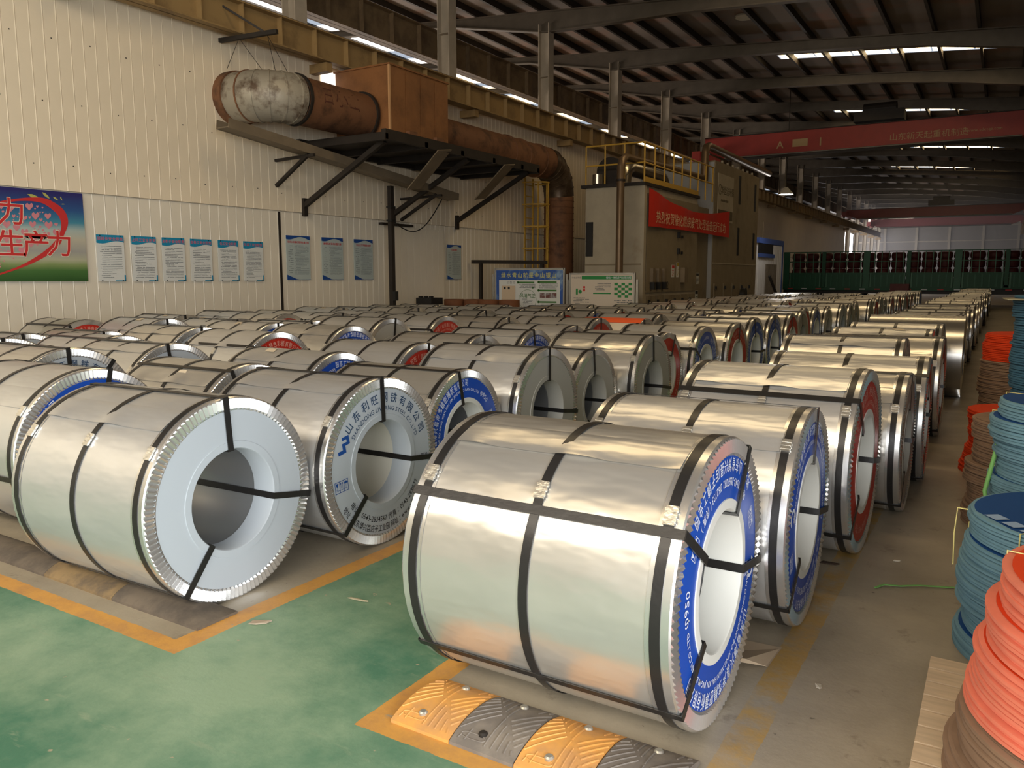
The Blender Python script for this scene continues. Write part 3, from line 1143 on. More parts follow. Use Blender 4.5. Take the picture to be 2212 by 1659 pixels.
# (X of the printed face, Y, radius, face, extras)
near_rows = {
    1: [(-3.09, 2.477, .493, 'grey', dict(ang=1.5, straps=(4, 142, -100), label='steel coil with plain white end cover behind the dirty rubber stop at the aisle corner')),
        (-3.01, 3.476, .488, 'lw', dict(straps=(2, 135, -97), label='steel coil with printed white end cover, logo and black lettering beside the aisle')),
        (-3.14, 4.50, .457, 'blue', dict(straps=(12, 140, -100), print_rot=20, label='steel coil with blue printed cover behind the white lettered coil beside the aisle')),
        (-3.02, 5.46, .497, 'dull', dict(straps=(0, 140, -98))),
        (-3.07, 6.42, .455, 'dull', dict(straps=(8, 140, -100))),
        (-2.90, 7.37, .492, 'dull', dict(straps=(5, 130, -100))),
        (-3.12, 8.34, .472, 'red', dict(straps=(-25, 70, 160))),
        (-3.00, 9.30, .482, 'blue', dict(straps=(60, -170, -80))),
        (-2.90, 10.27, .480, 'red', dict(straps=(-8, 120, -120))),
        (-2.92, 11.26, .494, 'blue', {}), (-2.90, 12.26, .495, 'blue', {}), (-2.86, 13.24, .488, 'red', {})],
    0: [(-0.773, 2.646, .502, 'blue', dict(straps=(56, 128, -98, -33), print_rot=252, buckle=48, label='big steel coil with bright blue cover behind the yellow and grey rubber stops')),
        (-0.683, 3.653, .485, 'blue', dict(w=.935, ang=.8, straps=(-8, 128, -100), print_rot=75, buckle=38, label='steel coil with blue cover, second in the row beside the yellow line')),
        (-0.604, 4.80, .518, 'red', dict(w=.965, ang=-1.2, straps=(42, 130, -100), buckle=48)),
        (-0.482, 5.82, .461, 'dull', dict(buckle=50)),
        (-0.44, 6.78, .473, 'red', dict(w=1.12, ang=1.2, straps=(40, 150, -90))),
        (-0.70, 7.80, .508, 'grey', dict(ang=1)),
        (-0.46, 8.80, .485, 'red', dict(w=1.1)),
        (-0.62, 9.78, .49, 'blue', dict(sticker=(-.35, 8))),
        (-0.58, 10.77, .497, 'grey', {}),
        (-0.38, 11.80, .525, 'bare', dict(w=1.12)),
        (-0.47, 12.84, .505, 'blue', dict(sticker=(-.4, 3))), (-0.45, 13.84, .49, 'red', {})],
    2: [(-4.66, 2.75, .50, 'blue', dict(ang=1.5, straps=(-12, 100, -130), sticker=(-.86, 22), label='steel coil with blue cover and handwritten number, beside the plain white coil')),
        (-4.42, 3.735, .475, 'grey', dict(straps=(22, 140, -100), sticker=(-.45, 32), label='steel coil with a white diamond sticker on top, second row from green aisle')),
        (-4.50, 4.69, .475, 'blue', dict(straps=(60, 150, -90), sticker=(-.72, 10))),
        (-4.42, 5.68, .479, 'red', dict(straps=(-8, 120, -120), print_rot=35)),
        (-4.45, 6.70, .484, 'dull', dict(straps=(0, 130, -100))),
        (-4.40, 7.68, .485, 'blue', dict(print_rot=72)),
        (-4.42, 8.65, .480, 'red', dict(print_rot=10)),
        (-4.55, 9.68, .503, 'red', {}), (-4.30, 10.68, .48, 'dull', dict(body=mat('white_wrap', srgb(206, 196, 178), .5), label='coil with orange sheet over white wrapping, second row from green aisle')), (-4.45, 11.66, .49, 'dull', {}), (-4.40, 12.64, .48, 'red', {}), (-4.45, 13.62, .485, 'blue', {})],
    3: [(-5.95, 3.35, .51, 'lw', dict(straps=(3, 140, -40))),
        (-6.15, 4.37, .488, 'grey', dict(straps=(8, 140, -100))),
        (-6.22, 5.62, .50, 'red', dict(straps=(42, 150, -55), print_rot=-8)),
        (-6.27, 6.76, .50, 'blue', dict(straps=(85, 170, -60), print_rot=72)),
        (-6.60, 7.83, .515, 'dull', dict(straps=(-8, 140, -100))),
        (-6.50, 8.88, .508, 'red', dict(straps=(48, 170, -80), print_rot=25)),
        (-6.10, 9.88, .485, 'dull', {}), (-5.95, 10.84, .475, 'red', {}), (-6.2, 11.82, .49, 'red', {}), (-6.1, 12.80, .485, 'blue', {}), (-6.05, 13.76, .48, 'red', {})],
    4: [(-7.55, 3.68, .505, 'blue', dict()),
        (-7.40, 4.66, .487, 'grey', dict(straps=(18, 140, -100))),
        (-7.50, 5.66, .502, 'grey', dict()),
        (-7.45, 6.68, .50, 'blue', dict(sticker=(-.55, 12))),
        (-7.8, 7.68, .485, 'dull', dict()), (-7.70, 8.65, .49, 'grey', dict()),
        (-7.75, 9.64, .49, 'red', dict()), (-7.6, 10.62, .485, 'dull', {}), (-7.65, 11.60, .49, 'dull', {}), (-7.5, 12.58, .485, 'grey', {}),
        (-7.55, 13.56, .48, 'blue', {}), (-7.5, 14.5, .48, 'dull', {}), (-7.5, 15.5, .48, 'grey', {})],
    5: [(-8.80, 4.50, .478, 'grey', dict(sticker=(-.6, 15))),
        (-8.90, 5.46, .462, 'grey', dict()),
        (-9.15, 6.44, .508, 'grey', dict(straps=(3, 140, -100), sticker=(-.45, 12))),
        (-8.95, 7.43, .488, 'blue', dict(sticker=(-.75, 10))),
        (-9.15, 8.42, .50, 'red', dict(straps=(-35, 140, -100))),
        (-9.0, 9.42, .49, 'dull', {}), (-9.0, 10.4, .485, 'blue', {}), (-9.06, 11.5, .497, 'blue', dict(straps=(0, 140, -100))), (-9.0, 12.5, .485, 'dull', {}),
        (-9.0, 13.5, .48, 'dull', {}), (-9.0, 14.5, .48, 'grey', {})],
    6: [(-10.3, 6.05, .495, 'red', dict(straps=(30, 140, -100))),
        (-10.25, 7.55, .497, 'grey', dict(sticker=(-.4, 10))),
        (-10.45, 8.85, .50, 'red', dict()), (-10.3, 9.85, .485, 'dull', {}),
        (-10.3, 10.85, .497, 'dull', dict(straps=(-3, 140, -100), sticker=(-.4, 10))), (-10.3, 11.85, .485, 'red', {}), (-10.3, 12.85, .485, 'grey', {}), (-10.3, 13.85, .485, 'blue', {})],
}
far_end = {0: 45.5, 1: 37.5, 2: 32.0, 3: 31.0}
rng = random.Random(5)
row_x = {0: -0.52, 1: -2.95, 2: -4.45, 3: -6.05}
for row, lst in near_rows.items():
    lst = list(lst)
    if row in far_end:
        y = lst[-1][1]
        while y < far_end[row]:
            r = rng.uniform(.475, .5)
            y += sqrt(lst[-1][2] * r) * 2 + rng.uniform(.01, .05)
            f = rng.choice(['grey', 'dull', 'blue', 'red', 'red', 'blue', 'dull'])
            ex = {}
            if row == 0 and rng.random() < .15:
                f = 'bare'
            lst.append((row_x[row] + rng.uniform(-.12, .12), y, r, f, ex))
    yprev = None
    for i, (X, Y, r, f, ex) in enumerate(lst):
        ex = dict(ex)
        if yprev is not None:
            Y = max(Y, yprev[0] + 2 * sqrt(yprev[1] * r) + 0.016)
        yprev = (Y, r)
        sp = rng.uniform(-10, 10) if 'straps' not in ex else 0
        pr = ex.pop('print_rot', rng.choice([-70, -20, 10, 60, 150]))
        make_coil(row, i, X, Y, r, face=f, spin=sp, print_rot=0 if f == 'lw' else -pr, **ex)

# the number written by hand on one wrap, and the coil wrapped in orange
hn = MB()
line2d(hn, '71238', 0.10, 0, 0, 1.05)
hm = MB()
for u, v in hn.v:
    a = v / 0.5 + radians(56)
    hm.v.append((u, -0.505 * sin(a), 0.505 * cos(a)))
hm.f = [q[::-1] for q in hn.f]
for o in bpy.data.objects:
    if o.type == 'EMPTY' and 'handwritten' in str(o.get('label', '')):
        link('handwriting', hm.mesh('handwriting', marker), o, (-0.43, 0, 0.5), (0, 0, 0))
        break

os_ = MB()
for i in range(9):
    a = radians(-28 + 7 * i)
    os_.v += [(x, .5085 * sin(a), .5085 * cos(a)) for x in (-.93, .0)]
os_.f = [(2 * i, 2 * i + 1, 2 * i + 3, 2 * i + 2) for i in range(8)]
for o in bpy.data.objects:
    if o.type == 'EMPTY' and 'orange sheet over' in str(o.get('label', '')):
        link('orange_sheet', os_.mesh('orange_sheet', mat('orange_sheet', srgb(226, 92, 40), .6)), o, (0, 0, 0.5))
        break

# ------------------------------------------------------------------ rubber wheel stops
def stop_segment(name, x0, x1, y0, y1, h, m, rough_pattern, lab, cat='rubber stop', group=None, end=None, bolts=True):
    t = thing(name, lab, cat, ((x0 + x1) / 2, (y0 + y1) / 2, 0), 0, group)
    hw, hd = (x1 - x0) / 2 - 0.002, (y1 - y0) / 2
    n = 14
    b = MB()
    nx = 6
    for i in range(n + 1):
        s = -1 + 2 * i / n
        z = 0.012 + (h - 0.012) * (1 - abs(s) ** 2.2)
        for j in range(nx + 1):
            xx = -hw + 2 * hw * j / nx
            zz = z
            if end == 'right':
                zz = 0.012 + (z - 0.012) * max(0.0, min(1.0, (hw - xx) / 0.12)) ** 0.5
            b.v.append((xx, s * hd, zz))
    for i in range(n):
        for j in range(nx):
            a = i * (nx + 1) + j
            b.f.append((a, a + 1, a + nx + 2, a + nx + 1))
    base = len(b.v)
    # skirt
    per = [j for j in range(nx + 1)] + [(i + 1) * (nx + 1) + nx for i in range(n)] + [n * (nx + 1) + nx - 1 - j for j in range(nx)] + [(n - 1 - i) * (nx + 1) for i in range(n - 1)]
    for k in per:
        b.v.append((b.v[k][0], b.v[k][1], 0.0))
    for i in range(len(per)):
        j = (i + 1) % len(per)
        b.f.append((per[j], per[i], base + i, base + j))
    b.build('rubber_body', m, t, smooth=45)

    def top(x, y):
        return 0.012 + (h - 0.012) * (1 - abs(y / hd) ** 2.2)
    if rough_pattern:
        def ridge(pts):
            path = []
            for (xa, ya), (xb, yb) in zip(pts, pts[1:]):
                for k in range(4):
                    f = k / 4
                    x, y = xa + (xb - xa) * f, ya + (yb - ya) * f
                    path.append((x, y, top(x, y) + 0.0005))
            x, y = pts[-1]
            path.append((x, y, top(x, y) + 0.0005))
            r = MB()
            r.tube(path, 0.0032, 5)
            r.build('tread_ridge', m, t, smooth=60)
        q = hd * 0.88
        hx = hw * 0.96
        for k in range(1, 7):
            y0 = -q + 2 * q * k / 7.5
            f = (q - y0) / (2 * q)
            ridge([(-hx, y0), (-hx + hx * f * .92, y0 + q * f * .92)])
            ridge([(hx, -y0), (hx - hx * f * .92, -y0 - q * f * .92)])
        for k in range(-4, 5):
            if k in (-1, -2):
                continue
            x0 = hx * k / 4.6
            ridge([(x0, -q), (x0 * .94, -q * abs(k) / 4.6 * .96 - .006)])
            ridge([(-x0, q), (-x0 * .94, q * abs(k) / 4.6 * .96 + .006)])
        if bolts:
            bx, by = -hw * .22, -q * .72
            MB().lathe_z([(0.016, 0), (0.016, 0.008), (0.011, 0.013)], 12).build('anchor_bolt', dark_iron if m is bump_k else mat('bolt_tin', (0.6, .57, .5), .4, .8), t, (bx, by, top(bx, by) - 0.004), smooth=40)
            bx, by = hw * .05, q * .75
            MB().lathe_z([(0.016, 0), (0.016, 0.008), (0.011, 0.013)], 12).build('anchor_bolt', mat('bolt_tin', (0.6, .57, .5), .4, .8), t, (bx, by, top(bx, by) - 0.004), smooth=40)
            rf = MB()
            for yy in (-q * .86,):
                path = [(-hw * .42 + 0.03 * cos(a) + (0.018 if cos(a) > 0 else -0.018), yy + 0.011 * sin(a), 0) for a in [2 * pi * i / 16 for i in range(17)]]
                path = [(x, y, top(x, y) + 0.001) for x, y, _ in path]
                rf.tube(path, 0.0022, 4)
            rf.build('reflector_pad', m, t)
    return t


seg_lab = {0: 'worn yellow rubber stop segment at the end touching the orange floor line', 1: 'grey rubber stop segment between two yellow ones',
           2: 'brighter yellow rubber stop segment between two grey ones', 3: 'grey rubber stop segment beside the yellow floor line'}
for i in range(4):
    x0 = -1.73 + 0.252 * i
    stop_segment('rubber_stop', x0, x0 + 0.252, 2.005, 2.335, 0.048, bump_y if i % 2 == 0 else bump_k, True, seg_lab[i], group='rubber stops before the blue coil')
dl = ['dusty grey rubber stop segment before the handwritten coil', 'dusty yellowish rubber stop segment before the plain white coil', 'dusty dark rubber stop segment ending at the aisle corner']
dx = [(-5.2, -4.17, bump_dirty), (-4.17, -3.57, bump_dirty_y), (-3.57, -2.93, bump_dirty)]
for i, (a, b2, m) in enumerate(dx):
    stop_segment('rubber_stop', a, b2, 2.12, 2.34, 0.055, m, False, dl[i], group='dirty rubber stops', end='right' if i == 2 else None)
# scrap of brown paper under the second coil
sp_ = MB()
pts = [(-1.02, 3.05), (-0.9, 3.00), (-0.78, 3.06), (-0.70, 3.10), (-0.69, 3.30), (-1.0, 3.28)]
for x, y in pts:
    sp_.v.append((x, y, 0.004 + 0.03 * (1 if (x, y) in pts[1:3] else 0)))
for x, y in pts:
    sp_.v.append((x, y, 0.002 + 0.03 * (1 if (x, y) in pts[1:3] else 0)))
sp_.f = [(0, 1, 2, 3, 4, 5), (11, 10, 9, 8, 7, 6)]
tag(sp_.build('paper_scrap', mat('paper_scrap', srgb(176, 156, 130), .8)), 'crumpled brown paper scrap under the second blue coil', 'paper scrap')

# ------------------------------------------------------------------ rusty exhaust duct on its platform
PX, PZ, PR = -11.05, 4.70, 0.425


def arc_pts(c, r, a0, a1, n, plane):
    out = []
    for i in range(n + 1):
        a = a0 + (a1 - a0) * i / n
        if plane == 'xy':
            out.append((c[0] + r * cos(a), c[1] + r * sin(a), c[2]))
        else:
            out.append((c[0], c[1] + r * cos(a), c[2] + r * sin(a)))
    return out


duct = thing('exhaust_duct', 'rusty round exhaust duct running from wall elbow through box to a vertical drop', 'duct', (PX, 12.4, PZ))


def dpart(name, mb, m, smooth=50):
    return rel(duct, mb.build(name, m, smooth=smooth))


elb = [(-11.98, 10.0, PZ)] + arc_pts((-11.6, 10.55, PZ), 0.55, -pi / 2, 0, 10, 'xy')
dpart('elbow', MB().tube(elb, PR + 0.01, 36, caps=False), duct_wrap)
for i in (1, 3, 5, 7, 9):
    e = Vector(elb[i + 1])
    a = -pi / 2 + (pi / 2) * i / 10
    d = Vector((-sin(a), cos(a), 0)) * 0.014
    dpart('seam_ring', MB().tube([e - d, e + d], PR + 0.022, 36), duct_wrap if i != 1 else rust)
dpart('wall_collar', MB().tube([(-11.97, 10.0, PZ), (-11.78, 10.0, PZ)], PR + 0.04, 36), rust)
dpart('straight_pipe', MB().tube([(PX, 10.55, PZ), (PX, 11.5, PZ), (PX, 12.42, PZ)], PR, 36, caps=False), rust)
dpart('flange', MB().tube([(PX, 12.30, PZ), (PX, 12.36, PZ)], PR + 0.04, 36), dark_iron)
dpart('flange', MB().tube([(PX, 10.56, PZ), (PX, 10.61, PZ)], PR + 0.035, 36), dark_iron)
YE = 19.75
dpart('straight_pipe', MB().tube([(PX, 14.33, PZ - .02), (PX, 17, PZ - .02), (PX, YE, PZ - .02)], PR, 36, caps=False), rust)
for y in (17.6, 18.3, 19.2):
    dpart('seam_ring', MB().tube([(PX, y - 0.02, PZ - .02), (PX, y + 0.02, PZ - .02)], PR + 0.025, 36), rust)
el2 = arc_pts((PX, YE, PZ - 0.02 - 0.85), 0.85, pi / 2, 0, 6, 'yz')
bent_m = mat('duct_dark_gloss', srgb(104, 88, 70), 0.38, 0.5, color2=srgb(72, 56, 42), c2scale=2)
dpart('elbow', MB().tube(el2, PR + 0.005, 36, caps=False), bent_m)
for i in range(1, 6):
    e = Vector(el2[i])
    a = pi / 2 - (pi / 2) * i / 6
    d = Vector((0, sin(a), -cos(a))) * 0.012
    dpart('seam_ring', MB().tube([e - d, e + d], PR + 0.02, 36), bent_m)
VY = YE + 0.85
dpart('vertical_pipe', MB().tube([(PX, VY, PZ - 0.87), (PX, VY, 2.4), (PX, VY, 1.2)], PR, 36, caps=False), rust)
for i in range(14):
    z = 3.7 - 0.17 * i
    dpart('seam_ring', MB().tube([(PX, VY, z - 0.008), (PX, VY, z + 0.008)], PR + 0.012, 30), rust)
dpart('pedestal', MB().box(PX - 0.6, PX + 0.6, VY - 0.6, VY + 0.6, 0, 1.2), dark_iron, None)
# scrawl on the pipe
wr2 = MB()
line2d(wr2, '日小山', 0.34, 0, 0, 1.0)
sc = MB()
for u, v in wr2.v:
    a = v / PR + 0.25
    sc.v.append((PX + (PR + 0.004) * cos(a), 11.35 + u, PZ + (PR + 0.004) * sin(a)))
sc.f = list(wr2.f)
rel(duct, sc.build('painted_marks', mat('rust_marks', srgb(84, 44, 28), .8)))

box = thing('filter_box', 'rust-orange sheet metal box set in the duct above a dark platform', 'duct box', (-11.1, 13.4, 4.24))
X0, X1, Y0, Y1, Z0, Z1 = -11.8, -10.4, 12.42, 14.33, 4.24, 5.62
rel(box, MB().box(X0, X1, Y0, Y1, Z0, Z1).build('shell', rust_box))
for i in range(4):
    a = Y0 + (Y1 - Y0) * i / 4
    bb = Y0 + (Y1 - Y0) * (i + 1) / 4
    rel(box, MB().box(X1, X1 + 0.014, a + 0.012, bb - 0.012, Z0 + 0.04, Z1 - 0.05).build('side_panel', rust_box))
rel(box, MB().box(X0 - 0.03, X1 + 0.03, Y0 - 0.03, Y1 + 0.03, Z1, Z1 + 0.03).build('lid', rust_box))
rel(box, MB().box(X1 - 0.02, X1 + 0.02, Y0 - 0.02, Y0 + 0.02, Z0, Z1).build('corner_angle', mat('pale_edge', srgb(196, 150, 104), .5)))
for y in (13.0, 13.9):
    rel(box, MB().box(X1 + 0.02, X1 + 0.12, y - .12, y + .12, Z0 + 0.02, Z0 + 0.2).build('clean_out_flap', rust))

plat = thing('duct_platform', 'dark steel platform on wall brackets under the duct box', 'platform', (-10.9, 13.6, 4.0))
for nm, a in (('edge_beam', (-9.75, -9.65, 11.4, 17.0, 4.02, 4.20)), ('edge_beam', (-11.9, -11.8, 11.4, 17.0, 4.02, 4.20)),
              ('deck_plate', (-11.8, -9.75, 11.45, 16.95, 4.12, 4.16))):
    rel(plat, MB().box(*a).build(nm, dark_iron))
for y in (11.42, 12.6, 13.8, 15.0, 16.2, 16.95):
    rel(plat, MB().box(-11.9, -9.65, y - 0.05, y + 0.05, 4.0, 4.12).build('joist', dark_iron))
for y in (11.6, 14.3, 16.8):
    rel(plat, MB().bar((-9.85, y, 4.03), (-11.95, y, 2.95), 0.09, 0.09).build('brace', dark_iron))
    rel(plat, MB().box(-11.97, -11.90, y - 0.05, y + 0.05, 2.75, 3.1).build('wall_plate', dark_iron))
for y in (13.15, 15.6):
    rel(plat, MB().bar((-9.62, y, 4.05), (-10.5, y + 0.1, 3.35), 0.45, 0.02, up=(1, 0, 0)).build('hanging_sheet', tray_m))

tray = thing('cable_tray', 'long dull metal channel sloping along the wall below the duct', 'channel', (-11.1, 12.6, 3.6))
ta, tb = Vector((-11.25, 9.15, 4.02)), Vector((-11.0, 15.35, 3.32))
rel(tray, MB().bar(ta, tb, 0.30, 0.02).build('channel_floor', tray_m))
for s in (-1, 1):
    off = Vector((0.15 * s, 0, 0.06))
    rel(tray, MB().bar(ta + off, tb + off, 0.015, 0.16).build('channel_side', tray_m))
for yy in (10.9, 14.6):
    f = (yy - 9.15) / (15.35 - 9.15)
    q = ta + (tb - ta) * f
    rel(tray, MB().bar((-11.95, yy, q.z - 0.55), (q.x + 0.1, yy, q.z - 0.03), 0.06).build('bracket', dark_iron))
    rel(tray, MB().bar((-11.95, yy, q.z - 0.08), (q.x + 0.25, yy, q.z - 0.05), 0.05).build('bracket', dark_iron))
post = thing('support_post', 'dark square post holding up the sloping channel by the wall', 'post', (-11.2, 13.35, 0))
rel(post, MB().box(-11.25, -11.15, 13.30, 13.40, 0, 3.46).build('shaft', dark_iron))
rel(post, MB().box(-11.35, -11.05, 13.2, 13.5, 0, 0.02).build('base_plate', dark_iron))
rel(post, MB().box(-11.15, -11.08, 13.30, 13.40, 1.05, 1.25).build('switch_box', black_m))
for z in (3.0, 2.72):
    rel(post, MB().box(-11.27, -11.13, 13.28, 13.42, z, z + 0.04).build('clamp', black_m))
cw = []
for i in range(13):
    f = i / 12
    cw.append((-11.15, 13.4 + 1.7 * f, 2.70 + 0.62 * f - 0.42 * sin(pi * f)))
tag(MB().tube(cw, 0.012, 6).build('hanging_cable', black_m, smooth=60), 'black cable sagging from the post to the channel end', 'cable')

hang = thing('duct_hanger', 'dark rod bracket with wires holding the duct elbow', 'hanger', (-11.4, 10.0, 5.6))
h0 = on_y(522, 82, 9.75)
rel(hang, MB().bar((-11.9, 9.7, 5.62), (-10.75, 9.95, 5.66), 0.07).build('arm', dark_iron))
rel(hang, MB().bar((-11.6, 9.55, 6.1), (-11.0, 9.88, 5.68), 0.035).build('stay', dark_iron))
for (x1, y1), (x2, y2) in (((-11.5, 9.78), (-11.75, 9.7)), ((-11.5, 9.78), (-11.3, 10.1)), ((-10.95, 9.92), (-11.15, 10.25)), ((-10.95, 9.92), (-11.05, 10.45))):
    rel(hang, MB().tube([(x1, y1, 5.62), (x2, y2, PZ + PR)], 0.005, 5).build('wire', dark_iron))

# caged ladder beside the drop pipe
lad = thing('caged_ladder', 'yellow caged ladder on the wall beside the vertical duct', 'ladder', (-11.6, 20.2, 0))
lx, ly = -11.55, 19.75
for s in (-1, 1):
    rel(lad, MB().box(lx - .02, lx + .02, ly + s * .22 - .02, ly + s * .22 + .02, 0.3, 4.3).build('rail', yellow_rail))
for i in range(13):
    z = 0.5 + 0.3 * i
    rel(lad, MB().tube([(lx, ly - .22, z), (lx, ly + .22, z)], 0.014, 6).build('rung', yellow_rail))
for z in (1.75, 2.35, 2.95, 3.55, 4.15):
    pts = [(lx + 0.62 * sin(a), ly - 0.34 * cos(a), z) for a in [pi * i / 10 for i in range(11)]]
    rel(lad, MB().tube(pts, 0.022, 6).build('cage_hoop', yellow_rail, smooth=60))
for a in (pi * .25, pi * .5, pi * .75):
    rel(lad, MB().bar((lx + 0.62 * sin(a), ly - 0.34 * cos(a), 1.75), (lx + 0.62 * sin(a), ly - 0.34 * cos(a), 4.15), 0.03).build('cage_bar', yellow_rail))

# ------------------------------------------------------------------ gas furnace and tall cabinet
FX = -8.0
fur = thing('treatment_furnace', 'large beige gas treatment furnace with roof railing and red banner', 'furnace', (-9.1, 21.6, 0))


def fp(name, mb, m, smooth=None):
    return rel(fur, mb.build(name, m, smooth=smooth))


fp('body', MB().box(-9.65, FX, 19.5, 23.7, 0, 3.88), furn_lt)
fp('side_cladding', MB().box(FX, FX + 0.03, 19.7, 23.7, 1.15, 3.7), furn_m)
fp('corner_angle', MB().box(FX - 0.03, FX + 0.035, 19.47, 19.62, 0, 3.88), furn_lt)
fp('seam', MB().box(-9.65, FX + 0.01, 19.488, 19.5, 1.86, 1.90), furn_m)
fp('rear_bay', MB().box(-9.65, FX - 0.15, 23.7, 25.3, 0, 3.7), furn_m)
fp('roof_edge', MB().box(-9.75, FX + 0.06, 19.4, 23.75, 3.88, 3.96), dark_iron)
for i in range(6):
    y = 19.78 + i * 0.64
    d = fp('door', MB().box(FX + 0.0, FX + 0.04, y + .02, y + .60, 0.12, 1.06), furn_m)
    for z in (0.25, 0.9):
        o = rel(fur, MB().box(FX + 0.04, FX + 0.09, y + .06, y + .12, z - .05, z + .05).build('latch', black_m))
for i in range(3):
    y = 19.95 + 0.42 * i
    fp('cylinder', MB().box(FX + 0.03, FX + 0.12, y, y + 0.16, 1.42, 1.78), tray_m)
    fp('valve', MB().box(FX + 0.03, FX + 0.15, y + .02, y + .12, 1.22, 1.42), black_m)
fp('cylinder', MB().box(FX + 0.03, FX + 0.16, 22.3, 22.6, 1.4, 1.82), tray_m)
for z in (2.2, 2.65, 3.1):
    fp('hinge', MB().box(FX + 0.03, FX + 0.10, 21.95, 22.05, z, z + 0.16), black_m)
    fp('hinge', MB().box(FX + 0.03, FX + 0.08, 22.28, 22.33, z, z + 0.08), black_m)
n2 = MB()
line2d(n2, '2', 0.30, 0, 0)
o = face_x(n2, 0).build('number', black_m)
o.location = (FX + 0.045, 21.25, 1.33)
rel(fur, o)
# stickers on the side
for (y, z, w, h, mt, tm) in ((21.55, 1.55, .22, .34, poster_w, ink_red), (21.95, 1.55, .18, .42, poster_w, mat('hazard_yellow', srgb(170, 150, 50), .6)),
                             (24.1, 1.34, .36, .34, poster_w, ink_black), (24.15, 0.72, .26, .42, poster_w, ink_black)):
    xx = FX + 0.032 if y < 23.7 else FX - 0.148
    s1 = fp('warning_sign', MB().box(xx, xx + 0.006, y, y + w, z, z + h), mt)
    q = MB()
    rect2(q, y + .01, y + w - .01, z + h * .74, z + h - .01)
    textblock(q, y + .03, y + w - .03, z + .04, z + h * .6, 4, int(y * 100), cw=.03)
    rel(fur, face_x(q, xx + 0.008).build('sign_print', tm))
# front face fittings
fp('dark_hatch', MB().box(-9.62, -9.42, 19.46, 19.5, 2.1, 3.0), black_m)
fp('conduit', MB().bar((-9.6, 19.4, 1.55), (-8.8, 19.4, 1.55), 0.05), dark_iron)
fp('small_plate', MB().box(-8.5, -8.3, 19.49, 19.5, 1.52, 1.58), ink_red)
# roof railing
for (a, b2) in (((-9.65, 19.5), (FX, 19.5)), ((FX, 19.5), (FX, 25.2))):
    for z in (4.45, 4.95):
        fp('handrail', MB().tube([(a[0], a[1], z), (b2[0], b2[1], z)], 0.022, 6), yellow_rail)
fp('toe_board', MB().box(FX - 0.01, FX + 0.02, 19.5, 23.7, 3.96, 4.10), yellow_rail)
for i in range(9):
    y = 19.5 + i * 0.7
    fp('stanchion', MB().tube([(FX, y, 3.9), (FX, y, 4.95)], 0.022, 6), yellow_rail)
for x in (-9.65, -9.1, -8.55):
    fp('stanchion', MB().tube([(x, 19.5, 3.9), (x, 19.5, 4.95)], 0.022, 6), yellow_rail)
pth = [(-8.8, 20.0, 3.9), (-8.8, 20.05, 4.15)] + [(-8.8, 20.35 - 0.3 * cos(a), 4.15 + 0.3 * sin(a)) for a in (0.5, 1.0, 1.57)] + [(-8.8, 22.6, 4.45)] + \
      [(-8.8, 22.6 + 0.35 * sin(a), 4.1 + 0.35 * cos(a)) for a in (0.5, 1.0, 1.57)] + [(-8.8, 22.95, 3.9)]
fp('roof_duct', MB().tube(pth, 0.2, 18), chrome_duct, 60)
fp('roof_fan', MB().tube([(-9.2, 20.0, 4.35), (-9.2, 20.5, 4.35)], 0.38, 24), dark_iron, 40)
fp('fan_motor', MB().tube([(-9.4, 19.7, 4.0), (-9.4, 19.7, 4.25)], 0.14, 16), chrome_duct, 40)

cab = thing('tall_cabinet', 'tall beige equipment tower with narrow dark slots and a maker sign', 'equipment tower', (-9.2, 28, 0))


def cp(name, mb, m, smooth=None):
    return rel(cab, mb.build(name, m, smooth=smooth))


cp('body', MB().box(-10.5, FX, 25.3, 30.6, 0, 5.2), furn_m)
cp('front_cladding', MB().box(-10.5, FX - 0.02, 25.27, 25.3, 0.1, 5.15), mat('cladding_bluegrey', srgb(150, 152, 156), .5))
for (y, z) in ((28.0, 4.05), (30.0, 3.95), (28.0, 2.3), (30.0, 2.2)):
    cp('slot', MB().box(FX - 0.005, FX + 0.012, y, y + 0.22, z, z + 0.95), black_m)
cp('seam', MB().box(FX, FX + 0.012, 25.3, 30.6, 1.98, 2.02), furn_lt)
for i in range(5):
    y = 25.5 + i * 1.0
    cp('door', MB().box(FX, FX + 0.03, y + .03, y + .92, 0.15, 1.35), furn_m)
    for z in (0.3, 0.75, 1.2):
        cp('latch', MB().box(FX + 0.03, FX + 0.08, y + .08, y + .15, z - .05, z + .06), black_m)
sg = cp('maker_sign', MB().box(FX, FX + 0.012, 25.65, 27.35, 3.35, 4.85), furn_lt)
q = MB()
line2d(q, '华世洁环保', 0.30, 26.65, 4.35, 0.98, bold=.006)
disc2(q, 25.84, 4.35, 0.17, 22, 0.5, 5.8, 0.14)
line2d(q, 'A', 0.2, 25.84, 4.35)
textblock(q, 25.8, 27.2, 3.95, 4.1, 1, 3, cw=.09)
rect2(q, 25.7, 27.3, 3.42, 3.72)
rel(cab, face_x(q, FX + 0.016).build('lettering', mat('sign_olive', srgb(92, 82, 60), .6)))
cp('hose_reel', MB().tube([(FX + 0.05, 28.6, 0.95), (FX + 0.2, 28.6, 0.95)], 0.22, 16), black_m, 40)
for i in range(7):
    cp('roof_bolt', MB().box(FX - .1, FX - .04, 26.2 + i * .6, 26.27 + i * .6, 5.2, 5.3), furn_lt)

